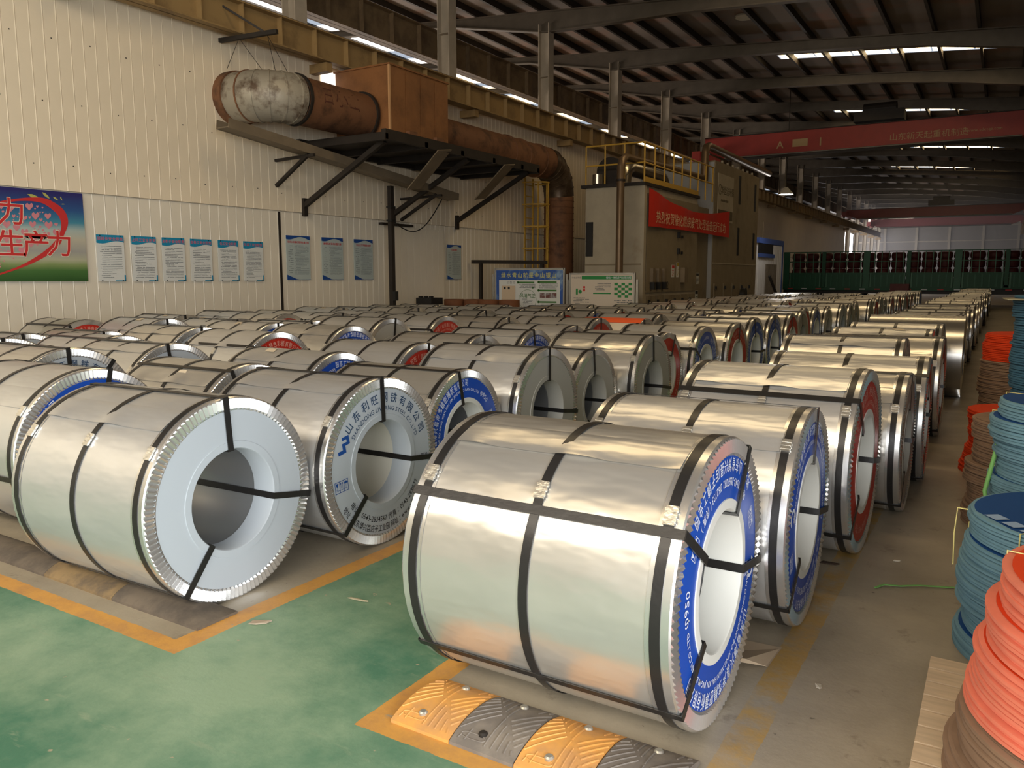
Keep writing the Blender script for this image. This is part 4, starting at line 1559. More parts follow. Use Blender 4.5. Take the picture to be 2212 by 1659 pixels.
pipe = thing('bent_pipe', 'slim bent pipe rising before the furnace and crossing its roof', 'pipe', (-8.3, 18.6, 0))
pp = [(-8.25, 18.6, 0), (-8.25, 18.6, 2), (-8.25, 18.6, 4.25), (-8.25, 18.68, 4.42), (-8.25, 18.9, 4.52), (-8.25, 22, 4.6), (-8.25, 25.0, 4.62)]
rel(pipe, MB().tube(pp, 0.095, 16).build('riser', pipe_m, smooth=60))
pp = [(-8.25, 25.0, 4.55), (-8.25, 25.05, 5.4), (-8.25, 25.15, 5.6), (-8.25, 25.4, 5.66), (-8.25, 30.5, 5.62), (-8.25, 33.0, 5.62)]
rel(pipe, MB().tube(pp, 0.12, 16).build('crossover', pipe_m, smooth=60))
for z in (1.6, 3.9):
    rel(pipe, MB().tube([(-8.25, 18.6, z), (-8.25, 18.6, z + 0.05)], 0.12, 16).build('clamp_ring', dark_iron))

# red banner, slightly slack
ban = thing('red_banner', 'red cloth banner with a line of pale characters hung on the furnace', 'banner', (FX + 0.1, 22.0, 3.3))
b = MB()
n = 24
y0b, y1b = 19.62, 26.6
for i in range(n + 1):
    f = i / n
    y = y0b + (y1b - y0b) * f
    sag = 0.30 * sin(pi * min(1, f * 1.1)) if f < .9 else 0.02
    top, bot = 3.82 - 0.30 * sin(pi * f) - 0.12 * f, 2.85 + 0.03 * sin(pi * f)
    xw = FX + 0.10 + 0.03 * sin(f * 21)
    b.v += [(xw, y, bot), (xw, y, top), (xw - 0.004, y, bot), (xw - 0.004, y, top)]
for i in range(n):
    a = 4 * i
    b.f += [(a, a + 4, a + 5, a + 1), (a + 3, a + 7, a + 6, a + 2), (a + 1, a + 5, a + 7, a + 3)]
rel(ban, b.build('cloth', banner_red))
q = MB()
line2d(q, '热烈祝贺催化燃烧废气处理设备运行成功', 0.34, (y0b + y1b) / 2, 3.12, 1.0)
rel(ban, face_x(q, FX + 0.135).build('lettering', banner_ink))

# ------------------------------------------------------------------ notice boards, disc drums and trolley by the wall
def board(name, lab, x0, x1, y, z0, z1, face_m):
    t = thing(name, lab, 'notice board', ((x0 + x1) / 2, y, 0))
    rel(t, MB().box(x0, x1, y, y + 0.03, z0, z1).build('panel', face_m))
    for a in ((x0 - .03, x0 + .015, z0, z1 + .03), (x1 - .015, x1 + .03, z0, z1 + .03), (x0, x1, z1 - 0.01, z1 + .03), (x0, x1, z0 - .03, z0 + .01)):
        rel(t, MB().box(a[0], a[1], y - .015, y + .045, a[2], a[3]).build('frame_bar', alu))
    for x in (x0 - .08, x1 + .08):
        rel(t, MB().box(x - .025, x + .025, y, y + .05, 0, z1 - .12).build('leg', kraft if name == 'x' else alu))
    return t


BY = 17.0
n1 = board('notice_board', 'framed notice board with blue sky heading and green circle', -10.90, -8.97, BY, 0.72, 1.74, poster_w)
q = MB()
rect2(q, -10.88, -8.99, 1.48, 1.72)
rect2(q, -10.88, -10.80, 0.74, 1.48)
rect2(q, -9.07, -8.99, 0.9, 1.48)
tag(rel(n1, face_ny(q, BY - .004).build('printed_sky', mat('board_sky', srgb(44, 84, 160), .5, color2=srgb(150, 180, 200), c2scale=2.2, c2lo=.5, c2hi=.7))), kind='stuff')
q = MB()
line2d(q, '绿水青山就是金山银山', 0.135, -9.95, 1.60, 1.18, bold=.012)
tag(rel(n1, face_ny(q, BY - .008).build('heading', mat('ink_lime', srgb(206, 204, 120), .5))), kind='stuff')
q = MB()
for (a, c, z) in ((-10.25, -9.78, 1.42), (-9.66, -9.16, 1.43), (-9.66, -9.16, 1.23), (-9.66, -9.16, 0.95)):
    rect2(q, a, c, z - .02, z + .02)
    disc2(q, a, z, .03, 12)
disc2(q, -9.97, 1.0, 0.25, 26, 0, 2 * pi, .243)
line2d(q, '风清气正', 0.11, -9.97, 1.10, 1.0, bold=.006)
for k in range(3):
    rect2(q, -10.35 + .05 * k, -10.33 + .05 * k, .74, .82 + .03 * k)
disc2(q, -9.85, 1.27, .06, 8, .2, 1.4)
tag(rel(n1, face_ny(q, BY - .006).build('printed_headings', mat('ink_leaf', srgb(70, 120, 60), .5))), kind='stuff')
q = MB()
textblock(q, -10.2, -9.75, 1.28, 1.39, 4, 5, cw=.02)
textblock(q, -9.64, -9.12, 1.28, 1.4, 5, 6, cw=.02)
textblock(q, -10.12, -9.82, .80, 1.03, 8, 7, cw=.02)
textblock(q, -9.64, -9.12, .76, .92, 5, 8, cw=.02)
line2d(q, '公告栏', 0.07, -10.45, 1.42, 1.2)
tag(rel(n1, face_ny(q, BY - .006).build('printed_text', ink_grey)), kind='stuff')
q = MB()
for k, a in enumerate((-9.62, -9.46, -9.30)):
    rect2(q, a, a + .14, 1.05, 1.17)
tag(rel(n1, face_ny(q, BY - .006).build('printed_photos', mat('photo_print', srgb(110, 70, 66), .5, color2=srgb(170, 176, 178), c2scale=9))), kind='stuff')
q = MB()
rect2(q, -10.72, -10.32, .86, 1.34)
tag(rel(n1, face_ny(q, BY - .006).build('pinned_paper', mat('old_paper', srgb(204, 184, 158), .7))), kind='stuff')
q = MB()
rect2(q, -10.66, -10.60, 1.25, 1.31)
rect2(q, -10.54, -10.48, 1.25, 1.31)
tag(rel(n1, face_ny(q, BY - .009).build('printed_marks', ink_black)), kind='stuff')

n2b = board('notice_board', 'framed white notice board with green bar and green checkered table', -8.80, -7.18, BY + .02, 0.80, 1.62, mat('board_cream', srgb(206, 194, 178), .5))
q = MB()
rect2(q, -8.50, -7.24, 1.50, 1.58)
rect2(q, -8.2, -7.75, 1.16, 1.19)
for r_ in range(6):
    for c_ in range(5):
        if (r_ + c_) % 2 == 0:
            rect2(q, -7.66 + .088 * c_, -7.66 + .088 * (c_ + 1), 1.42 - .056 * (r_ + 1), 1.42 - .056 * r_)
rect2(q, -8.65, -8.60, 1.14, 1.28)
disc2(q, -8.54, 1.21, .045, 12)
tag(rel(n2b, face_ny(q, BY + .016).build('printed_green', board_grn)), kind='stuff')
q = MB()
rect2(q, -8.46, -8.41, 1.29, 1.34)
rect2(q, -8.46, -8.41, 1.22, 1.27)
tag(rel(n2b, face_ny(q, BY + .016).build('printed_red', ink_red)), kind='stuff')
q = MB()
textblock(q, -8.72, -8.3, .85, 1.08, 7, 21, cw=.02)
textblock(q, -8.15, -7.75, 1.24, 1.42, 5, 22, cw=.02)
textblock(q, -7.66, -7.22, .86, 1.04, 4, 23, cw=.035)
line2d(q, '华世洁环保', .05, -8.64, 1.54)
tag(rel(n2b, face_ny(q, BY + .016).build('printed_text', ink_grey)), kind='stuff')
q = MB()
line2d(q, '催化一体机废气治理流程', .06, -7.56, 1.54, .95)
tag(rel(n2b, face_ny(q, BY + .014).build('heading', ink_white)), kind='stuff')

for i, x in enumerate((-12.0 + .55, -10.95, -10.45, -9.95)):
    yy = 15.9 + .12 * (i % 2)
    t = thing('disc_drum', ['stack of brown card discs nearest the wall before the notice board', 'second stack of brown card discs from the wall',
                            'third stack of brown card discs from the wall', 'stack of brown card discs in front of the blue headed notice board'][i],
              'card discs', (x + .05, yy, 0), 0, 'brown disc stacks by the notice boards')
    for k in range(6):
        MB().lathe_z([(.24, .17 * k), (.25, .17 * k + .01), (.25, .17 * k + .16), (.24, .17 * k + .168)], 28).build('disc_bundle', kraft, t, smooth=40)
tr = thing('hand_trolley', 'black hand trolley with white plate standing by the sliding door', 'trolley', (-11.3, 14.7, 0))
rel(tr, MB().box(-11.5, -11.1, 14.6, 14.95, .15, .92).build('frame', black_m))
rel(tr, MB().box(-11.52, -11.08, 14.56, 15.0, .92, 1.08).build('head', black_m))
for x in (-11.45, -11.3, -11.15):
    rel(tr, MB().box(x - .03, x + .03, 14.6, 14.7, 1.08, 1.12).build('knob', black_m))
rel(tr, MB().box(-11.42, -11.18, 14.585, 14.6, .78, .9).build('name_plate', poster_w))
for x in (-11.5, -11.1):
    rel(tr, MB().tube([(x - .03, 14.75, .15), (x + .03, 14.75, .15)], .15, 16).build('wheel', black_m))
# dark portal frame by the ladder
fr = thing('pipe_frame', 'dark steel goal-post frame standing by the wall before the ladder', 'frame', (-11.4, 17.9, 0))
rel(fr, MB().bar((-11.75, 17.6, 0), (-11.75, 17.6, 1.95), .08).build('upright', dark_iron))
rel(fr, MB().bar((-10.7, 19.0, 0), (-10.7, 19.0, 1.95), .08).build('upright', dark_iron))
rel(fr, MB().bar((-11.9, 17.4, 1.95), (-10.6, 19.1, 1.95), .09).build('crossbar', dark_iron))

# ------------------------------------------------------------------ posters on the left wall
XP = XL + 0.03


def poster(lab, px0, py0, px1, py1, group=None, name='wall_poster'):
    a, c = on_x(px0, py0, XP), on_x(px1, py1, XP)
    y0, y1, z1, z0 = a.y, c.y, a.z, c.z
    t = thing(name, lab, 'poster', (XP, (y0 + y1) / 2, z0), 0, group)
    return t, y0, y1, z0, z1


def pprint(t, q, m, name='print', d=0.012):
    o = rel(t, face_x(q, XP + d).build(name, m))
    if name.startswith('printed') or name in ('heading', 'lettering', 'lettering_outline'):
        tag(o, kind='stuff')
    return o


titles = ['班组长安全职责', '上料工安全职责', '主机手安全职责', '收卷工安全职责', '化工安全职责', '包装工安全职责']
labs = ['teal-headed safety poster next to the heart poster', 'second teal-headed safety poster from the heart poster', 'third teal-headed safety poster from the heart poster',
        'fourth teal-headed safety poster from the heart poster', 'fifth teal-headed safety poster from the heart poster', 'teal-headed safety poster nearest the dark wall joint']
spans = [(203, 505, 272, 609), (279, 508, 341, 609), (345, 512, 402, 608), (406, 514, 460, 608), (466, 516, 517, 608), (521, 519, 570, 608)]
for i in range(6):
    x0, y0_, x1, y1_ = spans[i]
    t, y0, y1, z0, z1 = poster(labs[i], x0 + 3, y0_ + 3, x1, y1_, 'teal safety posters')
    z0, z1 = 1.485, 2.205
    rel(t, MB().box(XP, XP + 0.008, y0, y1, z0, z1).build('sheet', poster_w))
    w = y1 - y0
    q = MB()
    n = 10
    for k in range(n):
        f0, f1 = k / n, (k + 1) / n
        def low(f):
            return z1 - .115 - .022 * sin(f * 5.5 + .6)
        i0 = len(q.v)
        q.v += [(y0 + w * f0, low(f0)), (y0 + w * f1, low(f1)), (y0 + w * f1, z1), (y0 + w * f0, z1)]
        q.f.append((i0, i0 + 1, i0 + 2, i0 + 3))
    rect2(q, y1 - .022, y1, z0, z0 + .1)
    rect2(q, y0 + w * .62, y1, z0, z0 + .014)
    pprint(t, q, poster_teal, 'printed_header')
    q = MB()
    line2d(q, titles[i], .058, (y0 + y1) / 2, z1 - .06, 1.05, bold=.008)
    pprint(t, q, mat('ink_pinkred', srgb(206, 96, 110), .5), 'heading', .014)
    q = MB()
    textblock(q, y0 + .05, y1 - .045, z0 + .05, z1 - .16, 18 + i % 3, 40 + i, .36, cw=.014)
    pprint(t, q, ink_grey, 'printed_text')
    for (yy, zz) in ((y0 + .06, z1 - .015), (y1 - .06, z1 - .015), (y0 + .06, z0 + .012), (y1 - .05, z0 + .012)):
        rel(t, MB().box(XP + .012, XP + .018, yy - .007, yy + .007, zz - .007, zz + .007).build('pin', black_m))
titles = ['车间火灾事故现场处置方案', '触电事故现场处置方案', '安全生产风险告知牌', '应急处置卡']
labs = ['tall blue-cornered emergency poster just past the dark wall joint', 'middle of three tall blue-cornered emergency posters past the wall joint',
        'tall blue-cornered emergency poster nearest the dark post', 'tall blue-topped emergency poster beyond the sliding door']
spans = [(614, 493, 671, 604), (691, 498, 742, 604), (761, 503, 806, 604), (963, 517, 996, 601)]
for i in range(4):
    x0, y0_, x1, y1_ = spans[i]
    t, y0, y1, z0, z1 = poster(labs[i], x0 + 2, y0_ + 2, x1, y1_, 'tall emergency posters')
    z0, z1 = 1.50, 2.36
    rel(t, MB().box(XP, XP + 0.008, y0, y1, z0, z1).build('sheet', mat('poster_bluegrey', srgb(176, 188, 186), .4)))
    w = y1 - y0
    q = MB()
    n = 10
    for k in range(n):
        f0, f1 = k / n, (k + 1) / n
        def low(f):
            return z1 - .05 - .03 * cos(f * 6.6 - .8)
        i0 = len(q.v)
        q.v += [(y0 + w * f0, low(f0)), (y0 + w * f1, low(f1)), (y0 + w * f1, z1), (y0 + w * f0, z1)]
        q.f.append((i0, i0 + 1, i0 + 2, i0 + 3))
        def lo2(f):
            return z0 + max(.004, .10 * (1 - f * 2.2))
        i0 = len(q.v)
        q.v += [(y0 + w * f0, z0), (y0 + w * f1, z0), (y0 + w * f1, lo2(f1)), (y0 + w * f0, lo2(f0))]
        q.f.append((i0, i0 + 1, i0 + 2, i0 + 3))
    pprint(t, q, poster_navy, 'printed_border')
    q = MB()
    line2d(q, titles[i], min(.052, w * .9 / len(titles[i])), (y0 + y1) / 2, z1 - .125, 1.0, bold=.01)
    pprint(t, q, ink_red, 'heading', .014)
    q = MB()
    textblock(q, y0 + w * .34, y1 - .04, z0 + .1, z1 - .18, 26, 60 + i, .32, cw=.015)
    textblock(q, y0 + .05, y0 + w * .28, z0 + .12, z1 - .18, 14, 70 + i, .25, cw=.02)
    pprint(t, q, ink_grey, 'printed_text')

# heart poster
t, y0, y1, z0, z1 = poster('large slogan poster with red heart, red characters, sky and grass', 8, 404, 190, 607, name='slogan_poster')
y0 -= 2.2
z0, z1 = 1.49, 2.80
W_ = y1 - y0


def grad_mat():
    m = bpy.data.materials.new('poster_sky_grass')
    m.use_nodes = True
    nt = m.node_tree
    b = nt.nodes['Principled BSDF']
    b.inputs['Roughness'].default_value = .4
    g = nt.nodes.new('ShaderNodeNewGeometry')
    s = nt.nodes.new('ShaderNodeSeparateXYZ')
    nt.links.new(g.outputs['Position'], s.inputs[0])
    mr = nt.nodes.new('ShaderNodeMapRange')
    mr.inputs['From Min'].default_value = z0
    mr.inputs['From Max'].default_value = z1
    nt.links.new(s.outputs['Z'], mr.inputs['Value'])
    nz = nt.nodes.new('ShaderNodeTexNoise')
    nz.inputs['Scale'].default_value = 5
    ad = nt.nodes.new('ShaderNodeMath')
    ad.operation = 'MULTIPLY_ADD'
    ad.inputs[1].default_value = .05
    nt.links.new(nz.outputs['Fac'], ad.inputs[0])
    nt.links.new(mr.outputs[0], ad.inputs[2])
    cr = nt.nodes.new('ShaderNodeValToRGB')
    els = [(0.02, srgb(46, 84, 40)), (.14, srgb(72, 112, 58)), (.21, srgb(132, 150, 96)), (.27, srgb(178, 178, 150)), (.36, srgb(160, 158, 152)), (.50, srgb(188, 182, 162)),
           (.60, srgb(170, 184, 178)), (.68, srgb(70, 136, 158)), (.82, srgb(48, 84, 136)), (1.0, srgb(46, 44, 104))]
    cr.color_ramp.elements[0].position, cr.color_ramp.elements[0].color = els[0][0], (*els[0][1], 1)
    cr.color_ramp.elements[1].position, cr.color_ramp.elements[1].color = els[-1][0], (*els[-1][1], 1)
    for p_, c_ in els[1:-1]:
        e = cr.color_ramp.elements.new(p_)
        e.color = (*c_, 1)
    nt.links.new(ad.outputs[0], cr.inputs['Fac'])
    nt.links.new(cr.outputs['Color'], b.inputs['Base Color'])
    return m


rel(t, MB().box(XP, XP + .01, y0, y1, z0, z1).build('sheet', grad_mat()))


def U(px, py):
    p = on_x(px, py, XP + .012)
    return (p.y, p.z)


# red ribbon of the heart (its left half lies outside the photograph)
def spline(pts, n=5):
    out = []
    for i in range(len(pts) - 1):
        p0, p1, p2, p3 = pts[max(0, i - 1)], pts[i], pts[i + 1], pts[min(len(pts) - 1, i + 2)]
        for k in range(n):
            f = k / n
            out.append(tuple(.5 * (2 * b_ + (c_ - a_) * f + (2 * a_ - 5 * b_ + 4 * c_ - d_) * f * f + (3 * b_ - a_ - 3 * c_ + d_) * f ** 3)
                             for a_, b_, c_, d_ in zip(p0, p1, p2, p3)))
    return out + [pts[-1]]


outer = [(-32, 446), (0, 435), (45, 428), (90, 427), (118, 438), (140, 457), (147, 482), (138, 508), (126, 532), (95, 556), (50, 577), (0, 594), (-32, 604)]
inner = [(-32, 452), (0, 440), (45, 434), (85, 437), (108, 449), (126, 466), (132, 485), (128, 505), (112, 528), (85, 550), (45, 573), (0, 590), (-32, 600)]
so, si = [U(*p_) for p_ in spline(outer)], [U(*p_) for p_ in spline(inner)]
um = U(-32, 446)[0]
so, si = [(max(u, um), v) for u, v in so], [(max(u, um), v) for u, v in si]
q = MB()
for k in range(len(so) - 1):
    q.poly([si[k], si[k + 1], so[k + 1], so[k]])
    q.poly([(2 * um - so[k][0], so[k][1]), (2 * um - so[k + 1][0], so[k + 1][1]), (2 * um - si[k + 1][0], si[k + 1][1]), (2 * um - si[k][0], si[k][1])])
pprint(t, q, ink_red, 'heart_ribbon', .014)
q = MB()
rd = random.Random(3)
placed = []
for k in range(900):
    px_, py_ = rd.uniform(-20, 124), rd.uniform(444, 578)
    s_ = rd.choice([2.2, 3.2, 4.5, 6.0, 8.0, 9.5]) if k > 60 else rd.uniform(7, 10)
    if py_ > 505 and px_ > 128 - (py_ - 505) * 1.75 - s_:
        continue
    if py_ < 470 and px_ > 88 + (py_ - 444) * 1.2:
        continue
    if any((px_ - a_) ** 2 + (py_ - c_) ** 2 < ((s_ + d_) * 1.02) ** 2 for a_, c_, d_ in placed):
        continue
    placed.append((px_, py_, s_))
    for mir in (False, True):
        pts = [U(px_ + s_ * a_, py_ + s_ * c_) for a_, c_ in ((0, .95), (.85, .05), (.85, -.5), (.45, -.8), (0, -.35), (-.45, -.8), (-.85, -.5), (-.85, .05))]
        if mir:
            pts = [(2 * um - u, v) for u, v in pts][::-1]
            if px_ < -12:
                continue
        q.poly(pts)
tag(pprint(t, q, mat('ink_rose', srgb(206, 130, 138), .5), 'small_hearts', .0135), kind='stuff')
for name_, mt, bold, d in (('lettering_outline', mat('ink_cream', srgb(226, 216, 196), .5), .028, .016), ('lettering', ink_red, .008, .018)):
    q = MB()
    for ch_, px_, py_, s_ in (('力', 22, 456, .40), ('生', 24, 525, .40), ('产', 77, 526, .40), ('力', 127, 526, .40)):
        u, v = U(px_, py_)
        line2d(q, ch_, s_, u, v, 1.0, bold=bold)
    pprint(t, q, mt, name_, d)
q = MB()
for (px_, py_, L_, a_) in ((72, 424, 14, .35), (99, 422, 11, .7), (120, 429, 7, .6), (132, 429, 5, 1.1), (136, 441, 4, 0)):
    pts = [(px_ + L_ * (c * cos(a_) - s_ * .28 * sin(a_)), py_ + L_ * (c * sin(a_) + s_ * .28 * cos(a_))) for c, s_ in ((-1, 0), (-.3, .9), (.5, .7), (1, 0), (.5, -.7), (-.3, -.9))]
    q.poly([U(*p_) for p_ in pts])
pprint(t, q, mat('leaf_print', srgb(176, 172, 92), .5), 'printed_leaves', .0135)

# ------------------------------------------------------------------ bridge cranes
def crane(Y, z0, z1, x0, x1, lab, letters, m):
    t = thing('bridge_crane', lab, 'crane', ((x0 + x1) / 2, Y, z0))
    b = MB()
    xs = [x0, x0 + 0.9, x1 - 0.9, x1]
    zb = [max(z0 + .38, 6.5), z0, z0, max(z0 + .38, 6.5)]
    for i in range(3):
        a, c = xs[i], xs[i + 1]
        n = len(b.v)
        b.v += [(a, Y, zb[i]), (c, Y, zb[i + 1]), (c, Y + .5, zb[i + 1]), (a, Y + .5, zb[i]), (a, Y, z1), (c, Y, z1), (c, Y + .5, z1), (a, Y + .5, z1)]
        for f in ((3, 2, 1, 0), (4, 5, 6, 7), (0, 1, 5, 4), (2, 3, 7, 6)):
            b.f.append(tuple(n + k for k in f))
        if i == 0:
            b.f.append((n, n + 4, n + 7, n + 3))
        if i == 2:
            b.f.append((n + 1, n + 2, n + 6, n + 5))
    rel(t, b.build('girder', m))
    rel(t, MB().box(x0, x1, Y - .06, Y + .56, z1, z1 + .03).build('top_plate', dark_iron))
    rel(t, MB().box(x0 + .9, x1 - .9, Y - .06, Y + .56, z0 - .03, z0).build('bottom_plate', dark_iron))
    rel(t, MB().tube([(x0 + .9, Y - .09, z0 + .02), (x1 - .9, Y - .09, z0 + .02)], .025, 6).build('power_track', alu))
    for x in (x0, x1):
        rel(t, MB().box(x - .18, x + .18, Y - 1.2, Y + 1.7, 6.45, 6.85).build('end_carriage', m))
        for yy in (Y - 1.0, Y + 1.5):
            rel(t, MB().tube([(x - .05, yy, 6.53), (x + .05, yy, 6.53)], .2, 14).build('wheel', dark_iron))
    if letters:
        q = MB()
        line2d(q, 'A', .42, -8.35, (z0 + z1) / 2 - .05, bold=.01)
        line2d(q, '1', .46, -6.75, (z0 + z1) / 2 - .05, bold=.01)
        rect2(q, -7.85, -7.25, (z0 + z1) / 2 - .18, (z0 + z1) / 2 + .12)
        line2d(q, '山东新天起重机制造', .30, -2.85, (z0 + z1) / 2 - .12, 1.0)
        line2d(q, 'www.sdxtqz.com', .15, -1.0, (z0 + z1) / 2 - .1, 1.0)
        rel(t, face_ny(q, Y - .006).build('lettering', mat('crane_ink', srgb(176, 150, 110), .6)))
    tb_ = (x0 + x1) / 2 + .6
    rel(t, MB().box(tb_ - .9, tb_ + .9, Y - .1, Y + .7, z1 + .12, z1 + .5).build('trolley', dark_iron))
    rel(t, MB().tube([(tb_ - .6, Y + .3, z1 + .6), (tb_ + .6, Y + .3, z1 + .6)], .24, 14).build('hoist_drum', dark_iron))
    return t


crane(35.0, 6.62, 7.52, -11.55, 1.1, 'red bridge crane girder with painted A 1 marking over the coils', True, crane_red)
crane(72.0, 6.3, 7.05, -11.55, 1.1, 'dark red bridge crane spanning the hall beyond the truck', False, crane_red)
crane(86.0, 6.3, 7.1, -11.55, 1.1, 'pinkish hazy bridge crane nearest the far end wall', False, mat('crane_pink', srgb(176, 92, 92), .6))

# ------------------------------------------------------------------ white cabin with blue trim beyond the furnace
cbn = thing('site_cabin', 'white cabin with blue roof trim and brown shutter beyond the furnace', 'cabin', (-10.7, 38.9, 0))
rel(cbn, MB().box(-11.9, -9.5, 36.6, 41.2, 0, 3.25).build('body', white_bldg))
for i in range(14):
    y = 36.65 + i * .325
    rel(cbn, MB().box(-9.5, -9.47, y, y + .30, .05, 2.55 if y < 38.6 else 3.05).build('cladding_strip', white_bldg))
rel(cbn, MB().box(-11.95, -9.44, 36.55, 41.25, 3.08, 3.32).build('roof_trim', blue_trim))
rel(cbn, MB().box(-9.5, -9.45, 41.05, 41.25, 0, 3.1).build('corner_trim', blue_trim))
rel(cbn, MB().box(-9.5, -9.40, 36.6, 39.3, 2.45, 2.62).build('sign_trim', blue_trim))
rel(cbn, MB().box(-9.5, -9.46, 36.6, 39.2, 2.62, 3.08).build('dark_recess', black_m))
rel(cbn, MB().box(-9.47, -9.43, 37.9, 39.9, 0.02, 2.15).build('shutter', shutter_m))
for i in range(9):
    rel(cbn, MB().box(-9.43, -9.415, 37.95 + i * .22, 38.05 + i * .22, .05, 2.12).build('shutter_slat', shutter_m))
tag(MB().bar((-9.1, 37.2, 1.6), (-8.9, 39.2, 0.0), .09).build('leaning_pole', black_m), 'black pole leaning before the white cabin', 'pole')
tag(MB().box(-12.0 + .03, -11.93, 47.0, 50.2, 2.4, 4.7).build('door_2', wall_m), kind='structure')

# ------------------------------------------------------------------ green stake-side trailer with red bales
trk = thing('stake_trailer', 'green stake-sided trailer loaded with red bales across the hall end', 'trailer', (-4, 50.8, 0))
TX0, TX1, TY, TZ0, TZ1 = -11.4, 1.7, 50.0, 0.95, 3.02


def tp(name, mb, m):
    return rel(trk, mb.build(name, m))


tp('chassis', MB().box(TX0, TX1, TY + .2, TY + 2.3, .62, .92), black_m)
tp('deck', MB().box(TX0, TX1, TY, TY + 2.5, .92, 1.0), truck_dkgreen)
XSTEP = -2.0
posts = [TX0, -6.95, -2.35]
for x in posts:
    tp('post', MB().box(x, x + .34, TY - .05, TY + .06, .92, TZ1 + .02), truck_green)
mids = [-9.2, -4.7, 0.0]
for x in mids:
    tp('post', MB().box(x, x + .2, TY - .04, TY + .05, .92, TZ1), truck_dkgreen)
for z in (2.98, 2.42, 1.76):
    tp('rail', MB().box(TX0, TX1, TY - .02, TY + .02, z, z + .05), truck_dkgreen)
barm = MB().box(-.02, .02, -.035, .0, 1.78, 2.98).mesh('bar', truck_bar)
x = TX0 + .6
i = 0
while x < TX1:
    if not any(p_ - .06 < x < p_ + .40 for p_ in posts + mids):
        o = link('bar', barm, None, (x, TY, 0))
        rel(trk, o)
    x += .37
segs = sorted(posts + mids + [TX1])
for a, c in zip(segs, segs[1:]):
    wa = .34 if a in posts else .2
    tp('drop_side', MB().box(a + wa + .02, c - .02, TY - .02, TY + .02, .97, 1.76), truck_dkgreen)
    for e in (a + wa + .05, c - .12):
        tp('side_hinge', MB().box(e, e + .07, TY - .07, TY - .02, .97, 1.78), truck_bar)
    k_ = 6
    for j in range(1, k_):
        xx = a + wa + (c - a - wa) * j / k_
        tp('side_rib', MB().box(xx - .035, xx + .035, TY - .05, TY - .02, 1.02, 1.70), truck_green)
tp('side_skirt', MB().box(TX0, -1.95, TY - .04, TY + .06, .80, .95), truck_dkgreen)
tp('side_skirt', MB().box(-1.95, TX1, TY - .04, TY + .06, 1.0, 1.12), truck_dkgreen)
for k_ in range(16):
    tp('reflector_tape', MB().box(TX0 + .3 + k_ * .8, TX0 + .6 + k_ * .8, TY - .046, TY - .04, .84, .90), ink_white if k_ % 2 else ink_red)
for xx in (-10.2, -8.8, -7.4):
    for yy in (TY + .25, TY + 1.95):
        tp('wheel', MB().tube([(xx, yy, .5), (xx, yy + .3, .5)], .5, 20), black_m)
bale_me = MB().lathe_z([(.30, 0), (.36, .08), (.38, .25), (.36, .44), (.30, .52)], 14, capbot=True).mesh('red_bale', cargo_red, 60)
kk = 0
x = TX0 + .75
while x < TX1 - .5:
    for z in (1.0, 1.53, 2.06, 2.56):
        o = link('red_bale', bale_me, None, (x, TY + .55, z))
        tag(o, 'red wrapped bale loaded upright on the green trailer', 'bale', 'red bales on the trailer')
        if z > 2.5:
            o.scale = (1, 1, .75)
    x += .78
tag(MB().box(-5.1, -4.2, 46.4, 46.9, 0, 1.2).build('red_crate', cargo_red), 'dark red crate standing in front of the trailer', 'crate')

# ------------------------------------------------------------------ lamps
def lamp(x, y, z, lit, lab):
    t = thing('pendant_lamp', lab, 'lamp', (x, y, z), 0, 'factory lamps')
    MB().lathe_z([(.30, 0), (.28, .06), (.12, .22), (.06, .30)], 24).build('shade', mat('lamp_shade_white', srgb(196, 190, 176), .5), t, smooth=40)
    MB().lathe_z([(.27, .0), (.27, .02)], 24, capbot=True).build('bulb', lamp_glow if lit else mat('lamp_glass_off', srgb(190, 186, 170), .2), t)
    MB().tube([(0, 0, .3), (0, 0, max(.4, zroof(x) - z - .005))], .015, 6).build('cord', dark_iron, t)
    return t


p = on_y(1609, 38, 25.0)
lamp(p.x, p.y, p.z, False, 'unlit pendant factory lamp hanging under the roof before the crane')
p = on_x(1698, 420, -8.2)
lamp(p.x, p.y, p.z, True, 'lit round factory lamp hanging before the white cabin')
pl = bpy.data.lights.new('factory_lamp_light', 'POINT')
pl.energy, pl.color, pl.shadow_soft_size = 90, (1.0, .95, .9), .25
plo = bpy.data.objects.new('factory_lamp_light', pl)
plo.location = (p.x, p.y, p.z - .35)
COL.objects.link(plo)

# ------------------------------------------------------------------ stacks of card end discs on the right
def disc_mesh(r, h, mt):
    return MB().lathe_z([(r * .985, 0), (r, h * .15), (r, h * .85), (r * .985, h)], 56, capbot=True).mesh('card_disc', mt, 40)


